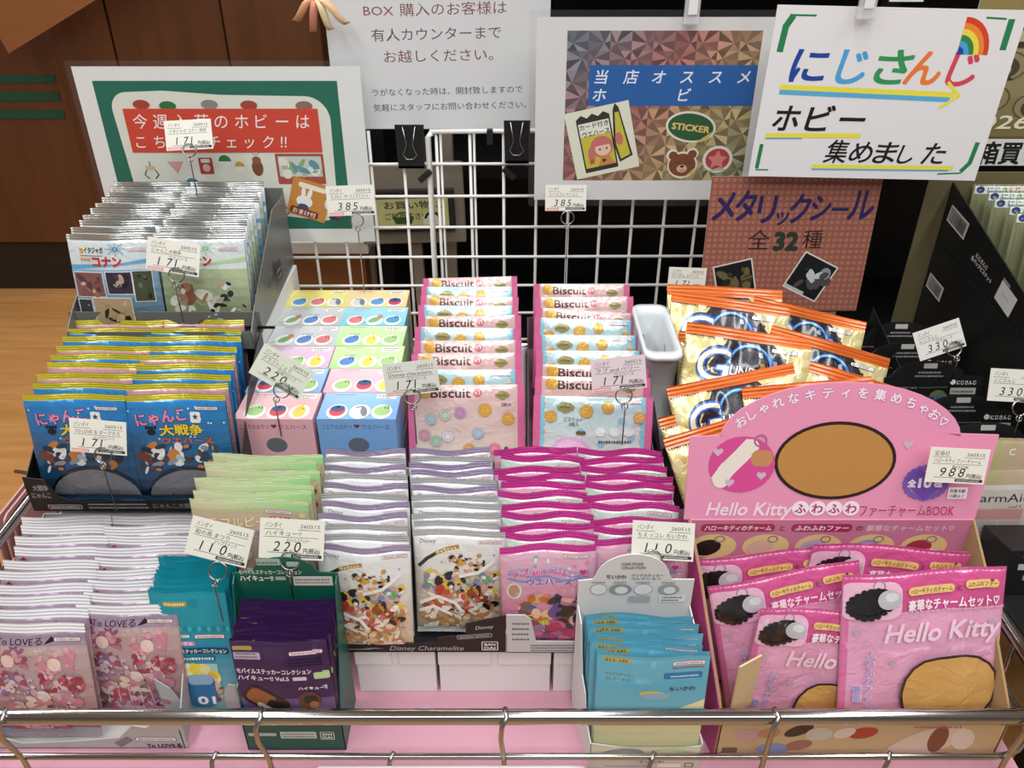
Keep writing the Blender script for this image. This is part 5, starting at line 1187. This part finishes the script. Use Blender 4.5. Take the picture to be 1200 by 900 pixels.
for i, ch in enumerate(phr):
    t = math.radians(152 - 124 * i / (len(phr) - 1)); x, y = 152 + 112 * math.cos(t), 86 + 57 * math.sin(t) - 8
    a.text(ch, x, y, 12.5, '#f2e4ee', al='c', bold=.04, rot=(t * 180 / PI - 90) * .55, out=('#b0589c', .05))
# mascot left out: plain tan oval in its dark outline
a.ell(150, 66, 62, 43, '#2c1a18', n=40); a.ell(150, 66, 58.5, 39.5, '#b98648', n=40)
a.ell(55, 62, 34, 31, '#d24c90', n=24); a.line([(34, 46), (40, 56), (54, 72), (62, 82)], 17, '#e6ddd4'); a.ell(35, 46, 9, 10, '#e6ddd4'); a.ell(62, 82, 9, 8, '#e6ddd4'); a.ring(72, 88, 6, 6, 2, '#a86a94'); a.rr(64, 60, 22, 18, 7, '#c08a5c')
for x, y in ((30, 76), (44, 42), (76, 50), (222, 84)): a.heart(x, y, 5, '#c9b4c6')
a.text('Hello Kitty', 22, 5, 21, '#eed8e4', w=88, bold=.03, slant=.2)
for i, ch in enumerate('ふわふわ'):
    x = 120 + 17.5 * i; a.ell(x, 13, 8.8, 8.4, '#f0e2ea'); a.text(ch, x, 8, 12.5, '#b03c7c', al='c', bold=.05)
a.text('ファーチャームBOOK', 182, 5, 15, '#c23c78', w=98, bold=.055, out=('#f4dce8', .05))
for k in range(22): t = 2 * PI * k / 22; a.ell(246 + 21 * math.cos(t), 41 + 17 * math.sin(t) + 1, 3.4, 3.4, '#7a5ab4', n=8)
a.heart(246, 42, 21, '#6f4aac'); a.text('全', 227, 38, 9, '#f4eefa', bold=.06); a.text('10', 238, 37, 14, '#f4eefa', w=14, bold=.07); a.text('種', 254, 38, 9, '#f4eefa', bold=.06)
a.rr(270, 24, 20, 13, 1, '#f0e6ea'); a.text('対象年齢', 272, 31, 4.6, '#3a2a30', w=16, bold=.03); a.text('15歳以上', 272, 25.6, 4.6, '#3a2a30', w=16, bold=.03)
link('print', print_mesh('print', a, INK_GLOSS, None, .2, .012), hx)
a = Art(296, 60); a.rect(0, 0, 296, 60, '#c97c9a')
a.rr(12, 44, 78, 11, 5, '#a82c5c'); a.text('ハローキティのチャーム', 16, 46.4, 8, '#f6e6ee', w=70, bold=.04, slant=.1); a.text('と', 95, 46, 8.5, '#8a2a50', bold=.04); a.rr(107, 44, 64, 11, 5, '#a82c5c'); a.text('ふわふわファー', 111, 46.4, 8, '#f6e6ee', w=56, bold=.04, slant=.1); a.text('の', 175, 46, 8.5, '#8a2a50', bold=.04); a.text('豪華なチャームセット♡', 186, 46, 9, '#ecc6d4', w=92, bold=.03)
for i, cc in enumerate(('#1c181c', '#d8b49c', '#b9aac4', '#8f9cc4', '#a83248')):
    x = 28 + 56 * i; a.ell(x, 24, 25, 17, '#e0c88a'); a.ell(x - 6, 22, 15, 11, cc, 20); a.ring(x + 6, 34, 5, 4, 1.6, '#8a7a7a')
link('print', print_mesh('print', a, INK_GLOSS), bx, (sh, D - .0002, .168))
a = Art(296, 64); 
for i, (x, y, rx, ry, cc) in enumerate(((30, 36, 14, 9, '#c9a0a8'), (52, 40, 12, 8, '#b9846a'), (82, 44, 16, 8, '#2c2226'), (104, 38, 14, 11, '#c6c0b8'), (150, 40, 15, 9, '#b04034'), (130, 40, 12, 8, '#d8cfc4'), (60, 14, 18, 9, '#7c93c8'), (86, 20, 14, 8, '#9a6a54'), (218, 24, 44, 20, '#d8c4b4'), (230, 30, 10, 22, '#7a4638'), (256, 30, 12, 18, '#e0d0c4'))): a.ell(x, y, rx, ry, cc, 15 * (i % 3))
a.scrib(200, 48, 50, 4, '#b06a60', seed=3); a.rr(6, 4, 16, 12, 1, '#6a5a44'); on_front(bx, a)
a = Art(110, 200)
link('print', print_mesh('print', (lambda q: (q.text('HELLO KITTY', 10, 6, 9, '#d89ab8', w=60, bold=.03), q.text('ファーチャーム', 12, 18, 7, '#8c5ab0', w=40, bold=.04), q)[2])(Art(110, 40)), INK_GLOSS, None, .4), bx, (-w2 + sh * .5 - .0035, D * .5, .06), (math.radians(0), 0, math.radians(-90 + 14.4)))

W_, H_ = 170, 188
CB = mat('pink_charm_film', '#d98ab2', .28, coat=.8, bump=(30, .4, (1, 1, 1), 1.5))
kC = kit(Bag(W_, H_, 16, 4, 61, 2.5, wr=1.6), CB, CB, art_charm(W_, H_), INK_CLEAR, pitch=30, mx=2.6, step=.05)
kD = kit(Bag(W_, H_, 16, 4, 62, 3.5, wr=2.0), CB, CB, art_charm(W_, H_, 1), INK_CLEAR, pitch=30, mx=2.6, step=.05)
for (u, v, Y, le, ro, sc, k, lab) in ((1083, 668, .617, 17, 3.5, .97, kC, 'large one at the front by the kraft side'), (975, 716, .606, 9, -4, .88, kD, 'lower one in front, half behind the large one'), (917, 671, .634, 12, 12, .93, kC, 'tilted one in the middle of the box'),
                                  (1045, 640, .650, 4, -3, .98, kD, 'one behind the large bag, against the header'), (895, 647, .653, 4, 6, .97, kC, 'one at the rear by the pink side')):
    x, z = ray_y(u, v, Y); place_top(k, 'charm_bag', (x, Y, z), H_ / 1000, le, ro, 'pink charm bag, ' + lab, 'bag', 'pink charm bags', scale=sc)

# ---- right hand neighbour: black cartons, foil sticks
nb = root('neighbour_table', (.98, .95, FZ), (0, 0, 0), 'black table beside the wagon under the black cartons', 'table')
G().box(-.41, .4, -.4, .33, .70, .73, .003).obj('table_top', BLK, nb)
for sx in (-.38, .37):
    for sy in (-.37, .30): G().box(sx, sx + .03, sy, sy + .03, 0, .70).obj('leg', BLK, nb)
SX = .66
bb = root('stick_carton', (SX, .80, .08), (0, 0, 0), 'large black carton with barcode labels holding the foil sticks', 'box')
G().slab([(0, 0), (.415, 0), (.415, .33), (.17, .262), (0, .215)], .002, 'yz').obj('side_panel', BLACKCARD, bb)
G().slab([(-.004, .0), (.406, .0), (.406, .237), (.138, .211), (-.004, .197)], .002, 'yz', at=-.003).obj('tray_wall', BLACKCARD, bb)
G().box(-.035, .30, .415, .418, 0, .345).obj('back_panel', mat('olive_card', '#6f6748', .5), bb); G().box(0, .30, 0, .002, 0, .20).obj('front_panel', BLACKCARD, bb); G().box(0, .30, 0, .415, 0, .003).obj('bottom', BLACKCARD, bb)
def barcode(w, h, seed):
    a = Art(w, h); a.rect(0, 0, w, h, '#c9c9c4'); r = random.Random(seed); x = 3
    a.rect(2, 2, w - 4, h - 4, '#8a8a86'); a.rect(3, 4, w - 6, h - 8, '#c9c9c4')
    while x < w - 5: q = r.uniform(.5, 1.6); a.rect(x, 4, q, h - 8, '#3a3a3a'); x += q + r.uniform(.5, 1.2)
    return a
RZ = -PI / 2
link('barcode_label', print_mesh('barcode_label', barcode(60, 26, 1), INK_GLOSS), bb, (-.0008, .37, .272), (0, math.radians(8), RZ))
link('barcode_label', print_mesh('barcode_label', barcode(50, 24, 2), INK_GLOSS), bb, (-.0036, .375, .165), (0, math.radians(5), RZ))
a = Art(70, 20); a.text('にじさんじ', 10, 11, 7.5, '#d0d0cc', w=36, bold=.03); a.text('缶バッジビスケット', 2, 2, 7.5, '#d0d0cc', w=64, bold=.03); link('lettering', print_mesh('lettering', a, INK_GLOSS), bb, (-.0008, .275, .245), (0, math.radians(10), RZ))
a = Art(44, 34); a.rect(0, 0, 44, 30, '#c6c6c2'); a.scrib(10, 14, 20, 4, '#a8a8a4', seed=1); a.rect(0, 31, 20, 4, '#8a8a86'); link('label', print_mesh('label', a, INK_GLOSS), bb, (-.0008, .205, .225), (0, math.radians(12), RZ))
W_, H_ = 96, 150
OLF = mat('olive_foil', '#b4b890', .25, .6, bump=(26, .8, (6, 1, .35), 0))
a = Art(W_, H_); a.rect(2, H_ - 14, W_ - 4, 11, '#d4dad4'); a.ell(10, H_ - 8, 6, 5, '#24386e')
for ch, x, c in (('に', 20, '#3060b0'), ('じ', 31, '#52a6dc'), ('さ', 41, '#3a9a5e'), ('ん', 51, '#ee8038'), ('じ', 62, '#d8485e')): a.text(ch, x, H_ - 12, 10, c, bold=.05)
kF = kit(Bag(W_, H_, 14, 3, 71, 1.5, wr=1.5), OLF, OLF, a, INK_GLOSS)
for i in range(7):
    Y = 1.185 - .030 * i
    place(kF, 'foil_packet', (.735 + (.006 if i % 2 else 0), Y, .262), (-math.radians(7), 0, 0), 'greenish gold foil packet, %s in the black carton' % nth(6 - i, 7), 'foil packet', 'greenish gold foil packets')
G().box(.005, .28, .005, .40, .003, .181).obj('inner_block', BLACKCARD, bb)

# black tabbed cartons
TB = [(1070, 383, 1.05, 'rearmost, by the orange snack bags'), (1078, 407, .985, 'second from the rear, behind the tilted price tag'), (1106, 430, .93, 'middle one with the tilted price tag'), (1146, 471, .865, 'second from the front'), (1176, 504, .815, 'nearest, behind the 988 yen tag')]
for i, (u, v, Y, lab) in enumerate(TB):
    x, z = ray_y(u, v, Y); o = root('tabbed_carton', (x, Y, z - .08), (-math.radians(14), 0, 0), 'black carton with rounded tab, ' + lab, 'carton', 'black tabbed cartons')
    G().slab([(-.066, 0), (.066, 0), (.066, .058), (.042, .060)] + arc(-.008, .058, .048, 3, 177, 12, .022) + [(-.060, .058), (-.066, .057)], .002).obj('tab_card', BLACKCARD, o)
    G().box(-.066, .066, .003, .040, 0, .040, .001).obj('carton', BLACKCARD, o)
    a = Art(132, 82); a.rr(50, 70, 18, 7, 1, '#b0b0ac'); a.scrib(44, 63, 30, 3, '#8a8a88', seed=i); a.scrib(40, 58, 38, 3, '#8a8a88', seed=i + 9); a.ell(92, 51, 3.6, 3.6, '#d0d0cc'); a.text('にじさんじ', 97, 48, 6.5, '#d0d0cc', w=26, bold=.04); a.rect(90, 34, 34, 9, '#a6a6a2'); a.scrib(92, 36, 30, 4, '#55554f', seed=3); a.scrib(6, 42, 40, 2.6, '#7a7a78', seed=5); a.line([(48, 43), (86, 44)], .6, '#7a7a78')
    a.blobs(4, 2, 80, 26, ['#3a4c78', '#5c6c3c', '#8a9060', '#2c3858', '#4a5a8c'], 16, i, .08, .25); a.blobs(60, 2, 66, 20, ['#6a7048', '#8c8a70', '#3c4c34'], 8, i + 5, .1, .3)
    on_front(o, a)
    if i < 4: pass
# grey partition among the cartons
o = root('charm_packet', (.600, .775, .10), (-math.radians(10), 0, 0), 'pale sachet with dark lettering beside the charm box', 'sachet')
W_, H_ = 120, 100
a = Art(W_, H_); fade(a, 0, 0, W_, H_, '#b9b9ba', '#c6bfae', 6); fade(a, 0, H_ - 24, W_, 24, '#a8ac6c', '#c9a0a0', 5, True); a.rect(0, H_ - 30, W_, 7, '#d0ccc8'); a.text('CharmAid', 2, H_ - 46, 16, '#3a2c34', w=86, bold=.01); a.text('vol.1', 64, H_ - 56, 8, '#4a3c44', bold=.02)
a.rect(24, 12, 60, 34, '#c9a8a4'); a.rect(26, 14, 27, 14, '#a8a6a4'); a.rect(56, 14, 26, 14, '#a8a6a4'); a.rect(26, 30, 56, 14, '#b98a86'); a.ell(10, 36, 10, 14, '#8a888c')
for nm, me in kit(Bag(W_, H_, 6, 4, 81, 1.5, wr=.6), mat('grey_sachet', '#b9b6b2', .35), MATS['grey_sachet'], a, INK_GLOSS, pitch=10): link(nm, me, o)
o2 = root('charm_packet', (.612, .800, .125), (-math.radians(10), 0, 0), 'olive and pink topped sachet behind the pale lettered sachet', 'sachet')
a = Art(W_, H_); fade(a, 0, 0, W_, H_, '#a8ac6c', '#c9a0a0', 6, True); a.ring(20, 84, 5, 4, 2, '#d8c87c'); a.text('C', 50, 78, 12, '#e6dcd0', bold=.04)
for nm, me in kit(Bag(W_, H_, 6, 4, 82, 1.5, wr=.6), MATS['grey_sachet'], MATS['grey_sachet'], a, INK_GLOSS, pitch=10): link(nm, me, o2)
o = root('low_black_carton', (.640, .700, .08), (-math.radians(12), 0, 0), 'low black carton with white logos beside the kraft box corner', 'carton')
G().box(-.065, .065, 0, .06, 0, .060, .001).obj('carton', BLACKCARD, o); a = Art(130, 60); a.ell(20, 52, 4, 4, '#d0d0cc'); a.text('にじさんじ', 26, 49, 7, '#d0d0cc', w=30, bold=.04); a.rr(12, 34, 22, 8, 1, '#b0b0ac'); a.rr(20, 20, 30, 7, 1, '#8a8a86'); on_front(o, a)

# ---- pink sheets racked outside the basket on the left
PS = mat('dusty_pink_board', '#c99a98', .5)
rk = root('side_rack', (-.70, .86, FZ), (0, 0, 0), 'wire rack hung outside the basket holding pink boards', 'rack')
G().tube([(-.045, .13, .69), (.06, .10, .695)], .003, 7).obj('hook', mat('copper_hook', '#b98a70', .25, 1.0), rk, smooth=True)
G().tube([(-.05, -.2, .0), (-.05, -.2, .55), (-.05, .3, .55), (-.05, .3, 0)], .004, 7).obj('frame', WIREM, rk, smooth=True); G().tube([(.05, -.2, .0), (.05, -.2, .55), (.05, .3, .55), (.05, .3, 0)], .004, 7).obj('frame', WIREM, rk, smooth=True)
for row, (n_, y0_, y1_, zt, h, m_, nm) in enumerate(((4, .838, .955, .088, .13, PS, 'upper file'), (5, .700, .812, .040, .12, mat('salmon_board', '#cf9a80', .5), 'lower file'))):
    for i in range(n_):
        x = -.661 - .0105 * i + .004 * row
        o = root('pink_board', (x, y0_ - .004 * i, zt - h - .002 * i), (math.radians(0), math.radians(6), 0), '%s board, %s from the rail in the %s outside the basket' % ('dusty pink' if row == 0 else 'salmon pink', ('first', 'second', 'third', 'fourth', 'fifth')[i], nm), 'board', 'pink boards outside the rail')
        D_ = y1_ - y0_
        G().slab([(.010, 0), (D_, 0), (D_, h), (.012, h), (.004, h - .004), (0, h - .014), (0, .01)], .0026, 'yz').obj('board', m_, o)

# ------------------------------------------------------------------ price tags on wire holders
TAGM = mat('tag_card', '#e9e9e0', .5)
def price_tag(u, v, Y, wpx, roll, lines, price, stem, lab, date='260515', ring=(.0, 0), lean=24, bg='#e2e1d6', red=True, holder=True):
    """(u, v) centre of the card in the photograph; stem = length of wire below the ring"""
    x, z = ray_y(u, v, Y); d = Y * math.cos(PITCH) + (EYE - z) * math.sin(PITCH)
    w_ = wpx / 970 * d; h_ = w_ * .62
    M = rotm(lean, roll); c0 = Vector((x, Y, z)); p = c0 - M @ Vector((0, 0, h_ / 2))
    o = root('price_tag', tuple(p), tuple(M.to_euler()), lab, 'price tag', 'handwritten price tags')
    link('card', card_slab(w_, h_, .0006, TAGM), o)
    pr = link('print', print_mesh('print', tag_art(lines, price, date, bg=bg, red=red), INK_PAPER, None, .1, .008), o); s_ = w_ / .066; pr.scale = (s_, 1, s_ * (h_ / w_) / (42 / 66))
    if holder:
        r_ = .0095; cx, cz = ring[0] * w_, ring[1] * h_ + r_ * .15
        Mi = M.inverted(); dn = Mi @ Vector((0, 0, -1))
        pts = [(cx + r_ * math.cos(t), -.0016 - .0012 * t / (2 * PI), cz + r_ * math.sin(t)) for t in [(-PI / 2 + 2 * PI * 2 * k / 40) for k in range(41)]]
        q0 = Vector((cx, -.003, cz - r_)); sm = [(cx + .0035 * math.cos(t), -.003, cz - r_ - .0035 + .0035 * math.sin(t)) for t in [PI / 2 + 2 * PI * k / 12 for k in range(13)]]
        e = Vector((cx, -.003, cz - r_ - .007)) + dn * stem
        G().tube(pts, .0008, 6).obj('ring', WIREM, o, smooth=True)
        G().tube(sm + [(cx, -.003, cz - r_ - .007), tuple(e)], .0008, 6).obj('stem', WIREM, o, smooth=True)
    return o
B = 'バンダイ'
price_tag(221, 158, 1.19, 55, 3, (B, 'イタジャガ コナン 探偵'), '171', .06, 'small 171 yen tag standing over the rear of the silver topped packets', ring=(.0, -.05))
price_tag(203, 301, .965, 62, -9, (B, 'にゃんこ大戦争', 'ウエハース'), '171', .05, '171 yen tag leaning on the front silver topped packets', ring=(.1, -.05), lean=18)
price_tag(115, 512, .755, 66, -5, (B, 'TO LOVE る ダークネス', 'カードウエハース'), '171', .06, '171 yen tag in front of the blue foil packets', ring=(.1, -.05), lean=18)
price_tag(330, 436, .845, 66, -31, (B, 'クラフトことり', 'すみ絵ウエハース'), '220', .05, 'steeply tilted 220 yen tag over the bird boxes', ring=(.16, .02), lean=20, red=False, bg='#d2d6c6')
price_tag(482, 443, .840, 64, 6, (B, 'Disney characters', 'ウエハース'), '171', .05, '171 yen tag beside the blue bird box and the biscuits', ring=(-.02, -.08), bg='#cfd0c8', lean=18)
price_tag(725, 438, .815, 64, 6, (B, 'ラブ and ベリー', 'ウエハース'), '171', .05, '171 yen tag on the biscuit row beside the white bin', ring=(.06, -.2), bg='#d6c8cc', lean=18)
price_tag(411, 235, 1.20, 56, 2, (B, 'モコモコ・ザ・ミニマスコット'), '385', .10, '385 yen tag in front of the green poster corner', ring=(.1, -.2), lean=12)
price_tag(663, 232, 1.17, 48, 0, (B, 'シールコレクション'), '385', .10, '385 yen tag at the lower edge of the sparkling poster', ring=(.05, -.3), lean=12)
price_tag(805, 327, 1.10, 44, -2, (B, 'ガンダム スナック'), '171', .03, 'half hidden tag behind the rear orange snack bag', ring=(.0, -.05), lean=10, date='260320')
price_tag(1101, 398, .915, 56, 19, (B, 'にじさんじ', 'ウエハース'), '330', .03, '330 yen tag tilted up over the black tabbed cartons', ring=(.22, .02), date='260320', red=False, bg='#cfcfc8')
price_tag(1190, 452, .84, 62, -3, (B, 'にじさんじ'), '330', .03, '330 yen tag cut by the right picture edge', ring=(.12, -.2), red=False, bg='#cfcfc6')
price_tag(257, 635, .640, 74, -14, (B, '和の鳥 まつり', 'ナップスナック'), '110', .05, '110 yen tag above the teal sachets', ring=(.1, -.25), red=False, bg='#cfd0c4', lean=30)
price_tag(342, 632, .630, 76, -3, (B, 'ハイキュー!!', 'モバイルステッカー'), '220', .03, '220 yen tag above the green header card', ring=(.0, -.05), red=False, bg='#cfcfc2', lean=30)
price_tag(777, 634, .632, 73, -3, (B, 'ちえっコレ ちいかわ'), '110', .03, '110 yen tag above the white rounded header card', ring=(-.16, -.02), red=False, bg='#d2d2c6', lean=30)
price_tag(1122, 546, .655, 70, -3, ('宝島社', 'ハローキティ ファーチャーム', 'BOOK'), '988', .02, '988 yen tag stuck on the pink header card', holder=False, red=False, lean=16, date='260515')
